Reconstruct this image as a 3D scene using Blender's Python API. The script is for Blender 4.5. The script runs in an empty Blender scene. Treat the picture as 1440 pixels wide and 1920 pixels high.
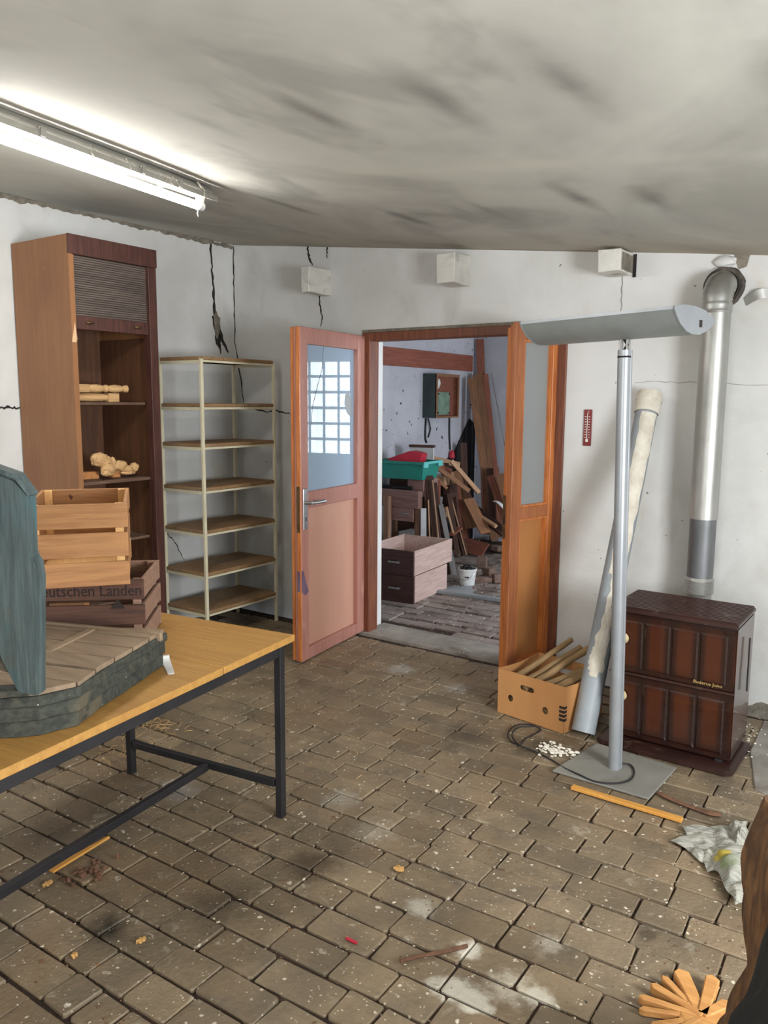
import bpy, bmesh, math, random
from mathutils import Vector as V, Matrix as M, noise as NZ
random.seed(11)
scene = bpy.context.scene
C = scene.collection
PI = math.pi
R_ = math.radians

# ------------------------------------------------------------------ camera
F, CX, CY = 1480.0, 720.0, 960.0
EYE = V((0, 0, 1.55))
_p, _y, _r = R_(8.0), R_(34.6), R_(0.4)
FW = V((-math.sin(_y) * math.cos(_p), math.cos(_y) * math.cos(_p), -math.sin(_p)))
_r0 = V((math.cos(_y), math.sin(_y), 0)); _u0 = _r0.cross(FW)
RT = (_r0 * math.cos(_r) + _u0 * math.sin(_r)).normalized()
UP = RT.cross(FW)
cam = bpy.data.cameras.new('camera'); camo = bpy.data.objects.new('camera', cam); C.objects.link(camo)
cam.sensor_fit = 'VERTICAL'; cam.sensor_height = 24.0; cam.lens = F / 1920 * 24.0
cam.clip_start = 0.02
camo.matrix_world = M(((RT.x, UP.x, -FW.x, EYE.x), (RT.y, UP.y, -FW.y, EYE.y), (RT.z, UP.z, -FW.z, EYE.z), (0, 0, 0, 1)))
scene.camera = camo

# ------------------------------------------------------------------ world, light, exposure
scene.view_settings.view_transform = 'Standard'
scene.view_settings.look = 'None'
scene.view_settings.exposure = 1.25
scene.view_settings.gamma = 1.0
scene.view_settings.use_curve_mapping = False
w = bpy.data.worlds.new('overcast'); scene.world = w; w.use_nodes = True
w.node_tree.nodes['Background'].inputs[0].default_value = (0.75, 0.85, 1.0, 1)
w.node_tree.nodes['Background'].inputs[1].default_value = 1.0
GLASS_BLOCK, TUBE = 8.0, 40.0

def area(name, loc, aim, sx, sy, power, col):
    l = bpy.data.lights.new(name, 'AREA'); l.shape = 'RECTANGLE'; l.size = sx; l.size_y = sy
    l.energy = power; l.color = col
    o = bpy.data.objects.new(name, l); C.objects.link(o); o.location = loc
    o.rotation_euler = V(aim).to_track_quat('-Z', 'Y').to_euler()
    return o
# daylight entering through the two windows behind the photographer
area('daylight_and_fill', (1.57, 1.45, 1.36), (-1, 0, 0), 1.1, 0.86, 62, (0.94, 0.97, 1.0))
area('daylight_and_fill', (-0.6, -1.17, 1.45), (0, 1, 0), 1.5, 1.0, 16, (1.0, 0.98, 0.95))
area('daylight_and_fill', (0.67, 5.35, 1.40), (-1, 0, 0), 0.9, 0.95, 40, (0.84, 0.91, 1.0))  # fill from an added, unseen side window that brightens the workshop

# ------------------------------------------------------------------ helpers
def ray(x, y): return FW + RT * ((x - CX) / F) - UP * ((y - CY) / F)
def at(x, y, Y): d = ray(x, y); return EYE + d * ((Y - EYE.y) / d.y)
def atx(x, y, X): d = ray(x, y); return EYE + d * ((X - EYE.x) / d.x)
def gz(x, y, z=0.0): d = ray(x, y); return EYE + d * ((z - EYE.z) / d.z)
def proj(p):
    d = V(p) - EYE; z = d.dot(FW)
    return (CX + F * d.dot(RT) / z, CY - F * d.dot(UP) / z, z)
def ceil_z(x): return 2.65 - 0.1138 * (x + 4.247)
def lin(c):
    def f(v):
        v /= 255.0
        return v / 12.92 if v <= 0.04045 else ((v + 0.055) / 1.055) ** 2.4
    return (f(c[0]), f(c[1]), f(c[2]), 1)

def surf(name, base, layers=(), rough=0.7, metal=0.0, bump=0.0, bscale=40, bstretch=(1, 1, 1), coords='obj', rnd=0.0, coat=0.0, spec=0.5, rough2=None, alpha=None):
    """base=(c1,c2,scale,stretch); layers: ('n',col,scale,lo,hi,stretch[,amount]) noise mask,
    ('v',col,scale,radius,density) spots, ('b',col,center,radius,softness[,amount,noise]) blob at a place,
    ('g',col,axis,lo,hi) along an axis"""
    m = bpy.data.materials.new(name); m.use_nodes = True
    nt = m.node_tree; N = nt.nodes; L = nt.links
    bs = N['Principled BSDF']
    def new(t, **k):
        n = N.new(t)
        for a, v in k.items(): setattr(n, a, v)
        return n
    if coords == 'obj':
        co = new('ShaderNodeTexCoord').outputs['Object']
    else:
        co = new('ShaderNodeNewGeometry').outputs['Position']
    oi = new('ShaderNodeObjectInfo')
    if rnd:
        ml = new('ShaderNodeMath', operation='MULTIPLY'); ml.inputs[1].default_value = 37.0
        L.new(oi.outputs['Random'], ml.inputs[0])
        if coords == 'obj':
            ad = new('ShaderNodeVectorMath', operation='ADD'); L.new(co, ad.inputs[0]); L.new(ml.outputs[0], ad.inputs[1]); co = ad.outputs[0]
    def noi(scale, stretch, detail=4.0, dist=0.0):
        mp = new('ShaderNodeMapping'); mp.inputs['Scale'].default_value = stretch; L.new(co, mp.inputs[0])
        n = new('ShaderNodeTexNoise'); n.inputs['Scale'].default_value = scale; n.inputs['Detail'].default_value = detail
        n.inputs['Roughness'].default_value = 0.6; n.inputs['Distortion'].default_value = dist
        L.new(mp.outputs[0], n.inputs['Vector']); return n.outputs['Fac']
    def ramp(f, lo, hi):
        r = new('ShaderNodeMapRange'); r.interpolation_type = 'SMOOTHSTEP'
        r.inputs['From Min'].default_value = lo; r.inputs['From Max'].default_value = hi
        L.new(f, r.inputs['Value']); return r.outputs['Result']
    def mixc(f, a, b):
        x = new('ShaderNodeMixRGB')
        L.new(f, x.inputs[0])
        for i, v in ((1, a), (2, b)):
            if isinstance(v, tuple): x.inputs[i].default_value = v
            else: L.new(v, x.inputs[i])
        return x.outputs[0]
    def scaled(f, k):
        q = new('ShaderNodeMath', operation='MULTIPLY'); q.inputs[1].default_value = k; L.new(f, q.inputs[0]); return q.outputs[0]
    c1, c2, sc, st = base
    col = mixc(ramp(noi(sc, st, 5.0, 0.3), 0.32, 0.68), lin(c1), lin(c2))
    for ly in layers:
        k = ly[0]
        if k == 'n':
            f = ramp(noi(ly[2], ly[5], 4.0, 0.6), ly[3], ly[4])
            if len(ly) > 6: f = scaled(f, ly[6])
        elif k == 'v':
            v = new('ShaderNodeTexVoronoi'); v.inputs['Scale'].default_value = ly[2]; nn_ = new('ShaderNodeTexNoise'); nn_.inputs['Scale'].default_value = ly[2] * 1.3; nn_.inputs['Detail'].default_value = 2.0; L.new(co, nn_.inputs['Vector'])
            sc_ = new('ShaderNodeVectorMath', operation='MULTIPLY_ADD'); L.new(nn_.outputs['Color'], sc_.inputs[0]); sc_.inputs[1].default_value = (0.9 / ly[2],) * 3; L.new(co, sc_.inputs[2]); L.new(sc_.outputs[0], v.inputs['Vector'])
            wn = new('ShaderNodeSeparateColor'); L.new(v.outputs['Color'], wn.inputs[0])
            f1 = ramp(v.outputs['Distance'], ly[3], ly[3] * 0.6)
            rr = new('ShaderNodeMapRange'); rr.inputs['From Min'].default_value = ly[3]; rr.inputs['From Max'].default_value = ly[3] * 0.7
            L.new(v.outputs['Distance'], rr.inputs['Value'])
            g = new('ShaderNodeMath', operation='LESS_THAN'); g.inputs[1].default_value = ly[4]; L.new(wn.outputs[0], g.inputs[0])
            f = new('ShaderNodeMath', operation='MULTIPLY'); L.new(rr.outputs['Result'], f.inputs[0]); L.new(g.outputs[0], f.inputs[1]); f = f.outputs[0]
        elif k == 'b':
            vm = new('ShaderNodeVectorMath', operation='SUBTRACT'); L.new(co, vm.inputs[0]); vm.inputs[1].default_value = ly[2]
            ln = new('ShaderNodeVectorMath', operation='LENGTH')
            sq = ly[7] if len(ly) > 7 else (1, 1, 1)
            v2 = new('ShaderNodeVectorMath', operation='MULTIPLY'); L.new(vm.outputs[0], v2.inputs[0]); v2.inputs[1].default_value = sq
            L.new(v2.outputs[0], ln.inputs[0])
            nn = noi(ly[6] if len(ly) > 6 else 9.0, (1, 1, 1), 5.0)
            am = new('ShaderNodeMath', operation='MULTIPLY_ADD'); L.new(nn, am.inputs[0]); am.inputs[1].default_value = ly[3] * 1.5
            L.new(ln.outputs['Value'], am.inputs[2])
            f = ramp(am.outputs[0], ly[3] * 1.75, ly[3] * 1.75 - ly[3] * ly[4])
            if len(ly) > 5: f = scaled(f, ly[5])
        elif k == 'w':
            sp = new('ShaderNodeSeparateXYZ'); L.new(co, sp.inputs[0])
            q1 = new('ShaderNodeMath', operation='MULTIPLY_ADD'); L.new(sp.outputs[ly[2]], q1.inputs[0]); q1.inputs[1].default_value = 2 * PI / ly[3]; q1.inputs[2].default_value = ly[4]
            q2 = new('ShaderNodeMath', operation='COSINE'); L.new(q1.outputs[0], q2.inputs[0])
            f = scaled(ramp(q2.outputs[0], ly[5], ly[6]), ly[7])
        elif k == 'g':
            sp = new('ShaderNodeSeparateXYZ'); L.new(co, sp.inputs[0])
            f = ramp(sp.outputs[ly[2]], ly[3], ly[4])
            if len(ly) > 5: f = scaled(f, ly[5])
        col = mixc(f, col, lin(ly[1]))
    if rnd:
        hs = new('ShaderNodeHueSaturation')
        mr = new('ShaderNodeMapRange'); mr.inputs['To Min'].default_value = 1 - rnd; mr.inputs['To Max'].default_value = 1 + rnd
        L.new(oi.outputs['Random'], mr.inputs['Value']); L.new(mr.outputs['Result'], hs.inputs['Value'])
        L.new(col, hs.inputs['Color']); col = hs.outputs[0]
    L.new(col, bs.inputs['Base Color'])
    bs.inputs['Roughness'].default_value = rough; bs.inputs['Metallic'].default_value = metal
    bs.inputs['Coat Weight'].default_value = coat; bs.inputs['Specular IOR Level'].default_value = spec
    if bump:
        b = new('ShaderNodeBump'); b.inputs['Strength'].default_value = bump; b.inputs['Distance'].default_value = 0.01
        L.new(noi(bscale, bstretch, 6.0), b.inputs['Height']); L.new(b.outputs[0], bs.inputs['Normal'])
    return m

def wood(name, c1, c2, axis='X', rough=0.65, k=1.0, rnd=0.12, layers=(), coat=0.0):
    s = {'X': (1.2, 14, 14), 'Y': (14, 1.2, 14), 'Z': (14, 14, 1.2)}[axis]
    return surf(name, (c1, c2, 4.0 * k, s), layers, rough=rough, bump=0.25, bscale=9 * k, bstretch=s, rnd=rnd, coat=coat)

def emit(name, col, strength, pattern=0.0):
    m = bpy.data.materials.new(name); m.use_nodes = True; nt = m.node_tree
    b = nt.nodes['Principled BSDF']
    b.inputs['Base Color'].default_value = (0.8, 0.8, 0.8, 1); b.inputs['Roughness'].default_value = 0.25
    b.inputs['Emission Color'].default_value = col; b.inputs['Emission Strength'].default_value = strength
    if pattern:
        n = nt.nodes.new('ShaderNodeTexNoise'); n.inputs['Scale'].default_value = 42; n.inputs['Detail'].default_value = 3
        g = nt.nodes.new('ShaderNodeTexCoord'); nt.links.new(g.outputs['Object'], n.inputs['Vector'])
        r = nt.nodes.new('ShaderNodeMapRange'); r.inputs['From Min'].default_value = 0.35; r.inputs['From Max'].default_value = 0.62
        r.inputs['To Min'].default_value = strength * (1 - pattern); r.inputs['To Max'].default_value = strength
        nt.links.new(n.outputs['Fac'], r.inputs['Value']); nt.links.new(r.outputs['Result'], b.inputs['Emission Strength'])
    return m

class B:
    def __init__(s): s.bm = bmesh.new()
    def add(s, vs, fs, mx=None):
        vv = [s.bm.verts.new((mx @ V(p)) if mx else V(p)) for p in vs]
        for f in fs:
            try: s.bm.faces.new([vv[i] for i in f])
            except ValueError: pass
        return vv
    def box(s, x0, x1, y0, y1, z0, z1, mx=None):
        s.add([(x0, y0, z0), (x1, y0, z0), (x1, y1, z0), (x0, y1, z0), (x0, y0, z1), (x1, y0, z1), (x1, y1, z1), (x0, y1, z1)],
              [(3, 2, 1, 0), (4, 5, 6, 7), (0, 1, 5, 4), (1, 2, 6, 5), (2, 3, 7, 6), (3, 0, 4, 7)], mx); return s
    def prism(s, pts, a, b, plane='xy', mx=None):
        def q(p, h): return {'xy': (p[0], p[1], h), 'xz': (p[0], h, p[1]), 'yz': (h, p[0], p[1])}[plane]
        n = len(pts)
        s.add([q(p, a) for p in pts] + [q(p, b) for p in pts],
              [tuple(range(n - 1, -1, -1)), tuple(range(n, 2 * n))] + [(i, (i + 1) % n, n + (i + 1) % n, n + i) for i in range(n)], mx); return s
    def tube(s, pts, r, n=8, caps=True, mx=None, flat=1.0):
        pts = [V(p) for p in pts]; rings = []
        rr = r if isinstance(r, (list, tuple)) else [r] * len(pts)
        up = V((0, 0, 1)); prev = None; vs = []
        for i, p in enumerate(pts):
            t = (pts[min(i + 1, len(pts) - 1)] - pts[max(i - 1, 0)]).normalized()
            if prev is None:
                a = t.cross(up) if abs(t.dot(up)) < 0.95 else t.cross(V((1, 0, 0)))
            else:
                a = prev - t * prev.dot(t)
            a.normalize(); prev = a; b = t.cross(a)
            for k in range(n):
                an = 2 * PI * k / n
                vs.append(p + (a * math.cos(an) + b * math.sin(an) * flat) * rr[i])
        fs = []
        for i in range(len(pts) - 1):
            for k in range(n):
                fs.append((i * n + k, i * n + (k + 1) % n, (i + 1) * n + (k + 1) % n, (i + 1) * n + k))
        if caps: fs += [tuple(range(n - 1, -1, -1)), tuple(range((len(pts) - 1) * n, len(pts) * n))]
        s.add(vs, fs, mx); return s
    def lathe(s, prof, n=16, mx=None):
        vs = [(r * math.cos(2 * PI * k / n), r * math.sin(2 * PI * k / n), z) for r, z in prof for k in range(n)]
        fs = [(i * n + k, i * n + (k + 1) % n, (i + 1) * n + (k + 1) % n, (i + 1) * n + k) for i in range(len(prof) - 1) for k in range(n)]
        fs += [tuple(range(n - 1, -1, -1)), tuple(range((len(prof) - 1) * n, len(prof) * n))]
        s.add(vs, fs, mx); return s
    def blob(s, c, rad, amp=0.15, fr=3.0, sub=3, seed=0, mx=None):
        t = bmesh.new(); bmesh.ops.create_icosphere(t, subdivisions=sub, radius=1.0)
        vs = []
        for v in t.verts:
            k = 1 + amp * NZ.noise(v.co * fr + V((seed * 7.3, seed, 0)))
            vs.append((c[0] + v.co.x * rad[0] * k, c[1] + v.co.y * rad[1] * k, c[2] + v.co.z * rad[2] * k))
        s.add(vs, [tuple(v.index for v in f.verts) for f in t.faces], mx); t.free(); return s
    def mesh(s, name, smooth=False, bev=0.0, seg=1):
        if bev:
            s.bm.normal_update()
            ed = [e for e in s.bm.edges if len(e.link_faces) == 2 and e.calc_face_angle(0) > 0.5]
            bmesh.ops.bevel(s.bm, geom=ed, offset=bev, segments=seg, affect='EDGES', clamp_overlap=True)
        bmesh.ops.recalc_face_normals(s.bm, faces=s.bm.faces)
        if smooth:
            for f in s.bm.faces: f.smooth = True
            for e in s.bm.edges:
                if len(e.link_faces) == 2 and e.calc_face_angle(0) > 0.7: e.smooth = False
        me = bpy.data.meshes.new(name); s.bm.to_mesh(me); s.bm.free(); return me
    def out(s, name, mat, parent=None, smooth=False, bev=0.0, seg=1, loc=None, rot=None):
        me = s.mesh(name, smooth, bev, seg); me.materials.append(mat)
        return link(name, me, parent, loc, rot)

def link(name, me, parent=None, loc=None, rot=None):
    o = bpy.data.objects.new(name, me); C.objects.link(o)
    if parent: o.parent = parent
    if loc is not None: o.location = loc
    if rot is not None: o.rotation_euler = rot
    return o
def tag(o, label=None, cat=None, group=None, kind=None):
    if label: o['label'] = label
    if cat: o['category'] = cat
    if group: o['group'] = group
    if kind: o['kind'] = kind
    return o
def thing(name, label, cat, loc=(0, 0, 0), rz=0.0, group=None, kind=None):
    o = bpy.data.objects.new(name, None); C.objects.link(o); o.empty_display_size = 0.1
    o.location = loc; o.rotation_euler = (0, 0, rz)
    return tag(o, label, cat, group, kind)
def board_mx(p0, p1, hint):
    """frame with X from p0 to p1, Z as near as possible to hint"""
    x = (V(p1) - V(p0)); ln = x.length; x.normalize()
    h = V(hint); z = (h - x * h.dot(x)).normalized(); y = z.cross(x)
    m = M((x, y, z)).transposed().to_4x4(); m.translation = V(p0)
    return m, ln
def board(name, p0, p1, wd, th, mat, label, cat, hint=(0, -1, 0), group=None, bev=0.002, taper=1.0):
    mx, ln = board_mx(p0, p1, hint)
    b = B(); b.prism([(0, -wd / 2), (ln, -wd / 2 * taper), (ln, wd / 2 * taper), (0, wd / 2)], -th / 2, th / 2)
    o = b.out(name, mat, bev=bev); o.matrix_world = mx
    return tag(o, label, cat, group)
def text_mesh(name, body, size, mat, parent, mx, extrude=0.0004):
    cu = bpy.data.curves.new(name, 'FONT'); cu.body = body; cu.size = size; cu.extrude = extrude; cu.resolution_u = 3
    t = bpy.data.objects.new(name, cu); C.objects.link(t); bpy.context.view_layer.update()
    me = bpy.data.meshes.new_from_object(t.evaluated_get(bpy.context.evaluated_depsgraph_get()))
    bpy.data.objects.remove(t); me.name = name; me.transform(mx); me.materials.clear(); me.materials.append(mat)
    return link(name, me, parent)

# ------------------------------------------------------------------ materials
def gxy(x, y): p = gz(x, y); return (p.x, p.y, 0.0)
def WS(px, py): return gxy(px, py)
PAINT = (214, 208, 192)
floor_layers = [
    ('n', (128, 106, 80), 2.2, 0.48, 0.66, (1, 1, 1), 0.5),
    ('n', (98, 88, 76), 6.0, 0.54, 0.7, (1, 1, 1), 0.55),
    ('n', (170, 160, 142), 11.0, 0.6, 0.72, (1, 1, 1), 0.5),
    ('b', (34, 32, 26), WS(205, 1745), 0.10, 0.9, 0.9),
    ('b', (60, 50, 40), WS(590, 1620), 0.13, 0.8, 0.75, 14.0),
    ('b', (52, 46, 38), WS(420, 1690), 0.16, 0.9, 0.6, 12.0),
    ('b', (50, 44, 36), WS(880, 1380), 0.16, 0.9, 0.6, 8.0),
    ('b', (58, 50, 42), WS(1010, 1400), 0.14, 0.8, 0.8, 8.0),
    ('b', (198, 192, 176), WS(865, 1862), 0.085, 0.5, 0.95, 16.0, (0.75, 1.3, 1)),
    ('b', (205, 198, 184), WS(875, 1782), 0.05, 0.6, 0.95, 26.0),
    ('b', (200, 194, 178), WS(1010, 1870), 0.05, 0.6, 0.9, 26.0),
    ('b', (190, 184, 170), WS(790, 1700), 0.07, 0.9, 0.6, 24.0),
    ('b', (186, 180, 168), WS(640, 1500), 0.1, 0.9, 0.4, 24.0),
    ('b', (170, 166, 158), WS(750, 1255), 0.12, 0.8, 0.6, 14.0),
    ('b', (165, 162, 155), WS(860, 1290), 0.10, 0.8, 0.5, 16.0),
    ('b', (150, 148, 146), WS(330, 1480), 0.12, 0.8, 0.5, 14.0),
    ('v', (204, 194, 172), 52.0, 0.30, 0.05),
    ('v', (206, 198, 180), 26.0, 0.24, 0.05),
    ('v', (200, 190, 170), 120.0, 0.34, 0.05),
    ('b', (200, 192, 174), WS(960, 1850), 0.09, 0.9, 0.7, 34.0), ('b', (196, 188, 170), WS(1030, 1770), 0.06, 0.9, 0.6, 40.0), ('b', (190, 182, 164), WS(700, 1560), 0.12, 0.9, 0.35, 34.0),
    ('b', (74, 62, 50), WS(1215, 1750), 0.05, 0.8, 0.7, 12.0), ('b', (70, 60, 48), WS(90, 1560), 0.16, 0.9, 0.5, 8.0), ('b', (62, 54, 44), WS(560, 1420), 0.10, 0.9, 0.4, 9.0),
    ('n', (198, 190, 172), 22.0, 0.655, 0.72, (1, 1.5, 1), 0.6),
    ('v', (60, 54, 48), 30.0, 0.16, 0.03),
]
m_brick = surf('paving_brick', ((136, 119, 95), (114, 101, 82), 5.0, (1, 1, 1)), floor_layers, rough=0.5, bump=0.5, bscale=55, coords='pos', rnd=0.2, spec=0.4)
m_brick2 = surf('paving_brick_workshop', ((150, 138, 132), (126, 114, 108), 7.0, (1, 1, 1)),
                [('n', (84, 70, 62), 3.0, 0.5, 0.68, (1, 1, 1), 0.6), ('v', (205, 200, 190), 40.0, 0.22, 0.07)],
                rough=0.72, bump=0.35, bscale=60, coords='pos', rnd=0.14, spec=0.4)
m_dirt = surf('joint_dirt', ((64, 45, 33), (42, 30, 23), 14.0, (1, 1, 1)), [('v', (190, 176, 150), 90.0, 0.32, 0.10)], rough=0.95, bump=0.7, bscale=90, coords='pos')
m_cem = surf('cement', ((158, 152, 144), (128, 122, 114), 5.0, (1, 1, 1)), [('n', (96, 84, 72), 3.0, 0.55, 0.7, (1, 1, 1), 0.7), ('v', (214, 210, 202), 30.0, 0.2, 0.1)], rough=0.85, bump=0.4, bscale=40, coords='pos')
m_wall = surf('whitewashed_plaster', ((216, 216, 214), (204, 204, 200), 2.2, (1, 1, 1)),
              [('n', (182, 180, 174), 1.6, 0.56, 0.75, (1, 1, 0.6), 0.7), ('n', (196, 188, 168), 2.6, 0.62, 0.75, (1, 1, 0.5), 0.6),
               ('v', (120, 112, 104), 11.0, 0.06, 0.35), ('v', (90, 82, 76), 23.0, 0.07, 0.08)], rough=0.85, bump=0.22, bscale=22, coords='pos', spec=0.3)
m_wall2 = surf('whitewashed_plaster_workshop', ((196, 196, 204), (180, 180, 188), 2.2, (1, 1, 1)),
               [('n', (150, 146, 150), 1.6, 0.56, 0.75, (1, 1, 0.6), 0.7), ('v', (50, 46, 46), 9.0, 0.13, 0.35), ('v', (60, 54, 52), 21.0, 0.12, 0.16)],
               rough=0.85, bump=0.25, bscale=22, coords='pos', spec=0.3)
# soot ghosting that follows the hidden rafters (along Y) and leaves a paler line under the purlin
soot = [('b', (116, 113, 108), (x, y, 0), wd, 1.3, am, 2.5, (1, wd / ln, 0)) for x, y, wd, ln, am in
        ((-1.48, 1.82, 0.07, 0.34, 0.75), (-1.07, 1.78, 0.08, 0.34, 0.8), (-0.72, 1.75, 0.09, 0.36, 0.85), (-1.9, 1.80, 0.06, 0.30, 0.35), (-0.3, 1.9, 0.08, 0.4, 0.7),
         (-2.60, 2.95, 0.07, 0.50, 0.85), (-2.12, 3.22, 0.07, 0.40, 0.8), (-1.62, 3.05, 0.06, 0.36, 0.5), (-1.15, 2.92, 0.07, 0.34, 0.8), (-0.89, 3.0, 0.08, 0.36, 0.75), (-0.4, 3.0, 0.09, 0.4, 0.7), (-3.2, 3.0, 0.2, 0.7, 0.4))]
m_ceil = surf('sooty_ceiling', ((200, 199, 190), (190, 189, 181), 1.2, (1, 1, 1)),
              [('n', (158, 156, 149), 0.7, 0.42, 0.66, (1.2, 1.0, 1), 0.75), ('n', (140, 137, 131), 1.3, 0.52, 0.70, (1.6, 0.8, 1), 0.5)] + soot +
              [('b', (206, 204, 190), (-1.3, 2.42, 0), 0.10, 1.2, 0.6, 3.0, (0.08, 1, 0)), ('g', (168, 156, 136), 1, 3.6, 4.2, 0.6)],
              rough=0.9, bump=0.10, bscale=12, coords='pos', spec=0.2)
m_beam = surf('beam_end_plaster', ((218, 216, 208), (200, 198, 190), 6.0, (1, 1, 1)), [('n', (150, 146, 136), 5.0, 0.58, 0.7, (1, 1, 1), 0.8)], rough=0.9, bump=0.5, bscale=30, coords='pos')
m_mort = surf('bare_mortar', ((142, 134, 120), (110, 104, 94), 12.0, (1, 1, 1)), rough=0.95, bump=0.8, bscale=50, coords='pos')
m_crack = surf('crack', ((52, 48, 46), (34, 32, 32), 20.0, (1, 1, 1)), rough=1.0)
m_frame = wood('door_frame_timber', (122, 70, 44), (96, 52, 34), 'Z', 0.5, rnd=0.05)
m_doorP = wood('door_pale_red', (174, 122, 108), (162, 110, 97), 'Z', 0.45, k=0.7, rnd=0.02, layers=[('n', (196, 146, 130), 6.0, 0.58, 0.7, (1, 1, 0.4), 0.6)])
m_panelP = surf('door_pale_panel', ((194, 146, 124), (186, 138, 116), 3.0, (1, 1, 0.3)), [('v', (120, 74, 60), 34.0, 0.1, 0.12)], rough=0.5, bump=0.05, bscale=80)
m_doorO = wood('door_orange_pine', (204, 126, 64), (172, 96, 48), 'Z', 0.4, rnd=0.02, coat=0.15)
m_doorO2 = wood('door_brown_pine', (170, 104, 60), (148, 86, 50), 'Z', 0.45, rnd=0.02, coat=0.15)
m_panelO = surf('door_ply_panel', ((182, 122, 68), (168, 110, 60), 2.0, (1, 1, 0.3)), [('n', (120, 70, 36), 4.0, 0.56, 0.7, (1, 1, 0.6), 0.5)], rough=0.5)
m_steel = surf('brushed_steel', ((188, 188, 186), (160, 160, 158), 20.0, (1, 1, 1)), rough=0.32, metal=0.9)
m_brass = surf('dull_brass', ((132, 108, 74), (96, 78, 54), 20.0, (1, 1, 1)), rough=0.45, metal=0.8)
m_cab = wood('cabinet_side', (152, 106, 68), (140, 95, 60), 'Z', 0.5, k=0.5, rnd=0, layers=[('n', (128, 80, 58), 1.3, 0.48, 0.66, (1, 1, 0.5), 0.5), ('v', (214, 200, 180), 15.0, 0.05, 0.2)])
m_cabD = wood('cabinet_dark', (88, 54, 44), (66, 38, 34), 'Z', 0.5, rnd=0.04)
m_cabI = wood('cabinet_inside', (104, 68, 44), (84, 54, 36), 'Z', 0.6, k=0.6, rnd=0.04)
m_shut = surf('shutter_slats', ((104, 92, 84), (84, 74, 68), 3.0, (1, 1, 14)), [('v', (200, 180, 150), 12.0, 0.05, 0.1)], rough=0.6)
m_shelfI = wood('cabinet_shelf', (110, 84, 66), (84, 62, 50), 'Y', 0.8, rnd=0.04, layers=[('n', (140, 120, 100), 5.0, 0.5, 0.7, (1, 1, 1), 0.6)])
m_raw = wood('raw_limewood', (206, 168, 118), (184, 144, 98), 'X', 0.75, rnd=0.06)
m_raw2 = wood('raw_pine_block', (198, 138, 82), (176, 116, 66), 'X', 0.75, rnd=0.06)
m_cream = surf('cream_enamel', ((226, 219, 190), (214, 206, 176), 6.0, (1, 1, 1)), [('v', (130, 100, 76), 30.0, 0.10, 0.06)], rough=0.5)
m_chip = surf('dusty_chipboard', ((158, 124, 86), (140, 108, 74), 4.0, (1, 1, 1)), [('n', (160, 140, 112), 3.0, 0.45, 0.7, (1, 1, 1), 0.7), ('n', (96, 70, 50), 60.0, 0.55, 0.65, (1, 1, 1), 0.6), ('v', (206, 196, 180), 40.0, 0.08, 0.06)], rough=0.85, bump=0.2, bscale=80)
m_top = wood('yellow_veneer', (180, 136, 72), (166, 122, 62), 'X', 0.42, k=0.7, rnd=0.0, layers=[('n', (150, 104, 52), 2.2, 0.55, 0.75, (1, 1, 1), 0.5), ('v', (226, 210, 180), 30.0, 0.05, 0.08)])
m_black = surf('black_painted_steel', ((40, 39, 42), (30, 30, 33), 6.0, (1, 1, 1)), [('v', (120, 118, 116), 40.0, 0.06, 0.06)], rough=0.45)
m_green = wood('weathered_green_paint', (74, 88, 88), (52, 63, 63), 'Z', 0.75, rnd=0.05, layers=[('n', (54, 104, 112), 3.0, 0.58, 0.72, (1, 1, 0.4), 0.5), ('n', (92, 90, 78), 5.0, 0.55, 0.7, (1, 1, 0.5), 0.8), ('n', (48, 34, 44), 4.0, 0.64, 0.74, (1, 1, 1), 0.8)])
m_greenX = wood('weathered_green_rim', (60, 63, 54), (38, 41, 37), 'X', 0.85, rnd=0.1, layers=[('n', (92, 84, 66), 6.0, 0.54, 0.7, (1, 1, 1), 0.7), ('n', (30, 30, 28), 5.0, 0.56, 0.68, (0.4, 2, 2), 0.8), ('v', (196, 190, 176), 60.0, 0.1, 0.06)])
m_deck = wood('dusty_deck', (144, 124, 100), (126, 106, 86), 'X', 0.9, k=0.6, rnd=0.06, layers=[('v', (60, 44, 36), 24.0, 0.08, 0.1), ('v', (214, 206, 196), 50.0, 0.1, 0.05)])
m_crateA = wood('crate_pine', (174, 126, 80), (152, 106, 66), 'X', 0.7, rnd=0.08, layers=[('v', (92, 52, 30), 13.0, 0.12, 0.3)])
m_crateE = wood('crate_pine_end', (220, 176, 118), (206, 158, 100), 'Y', 0.75, rnd=0.05)
m_crateB = wood('crate_old', (150, 118, 98), (126, 96, 78), 'X', 0.8, rnd=0.1)
m_crateBd = wood('crate_old_stained', (92, 62, 48), (70, 46, 36), 'X', 0.8, rnd=0.05)
m_ink = surf('print_ink', ((34, 28, 26), (44, 34, 30), 10.0, (1, 1, 1)), rough=0.9)
m_lamp = surf('grey_lacquer', ((158, 162, 166), (148, 152, 156), 6.0, (1, 1, 1)), rough=0.35, metal=0.35)
m_lampH = surf('grey_lacquer_head', ((146, 152, 150), (136, 142, 140), 6.0, (1, 1, 1)), rough=0.45, metal=0.25)
m_plate = surf('grey_base_plate', ((138, 136, 128), (124, 122, 114), 4.0, (1, 1, 1)), [('n', (104, 98, 86), 6.0, 0.56, 0.7, (1, 1, 1), 0.6), ('v', (204, 198, 186), 30.0, 0.08, 0.1)], rough=0.6)
m_cable = surf('black_cable', ((38, 38, 40), (28, 28, 30), 8.0, (1, 1, 1)), rough=0.6)
m_pvc = surf('grey_pvc', ((152, 158, 162), (136, 142, 146), 3.0, (1, 1, 1)), [('v', (196, 196, 190), 26.0, 0.1, 0.1)], rough=0.5, bump=0.05, bscale=30)
m_plaster = surf('plaster_smear', ((224, 218, 204), (204, 196, 180), 12.0, (1, 1, 1)), rough=0.95, bump=0.8, bscale=40)
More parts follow.
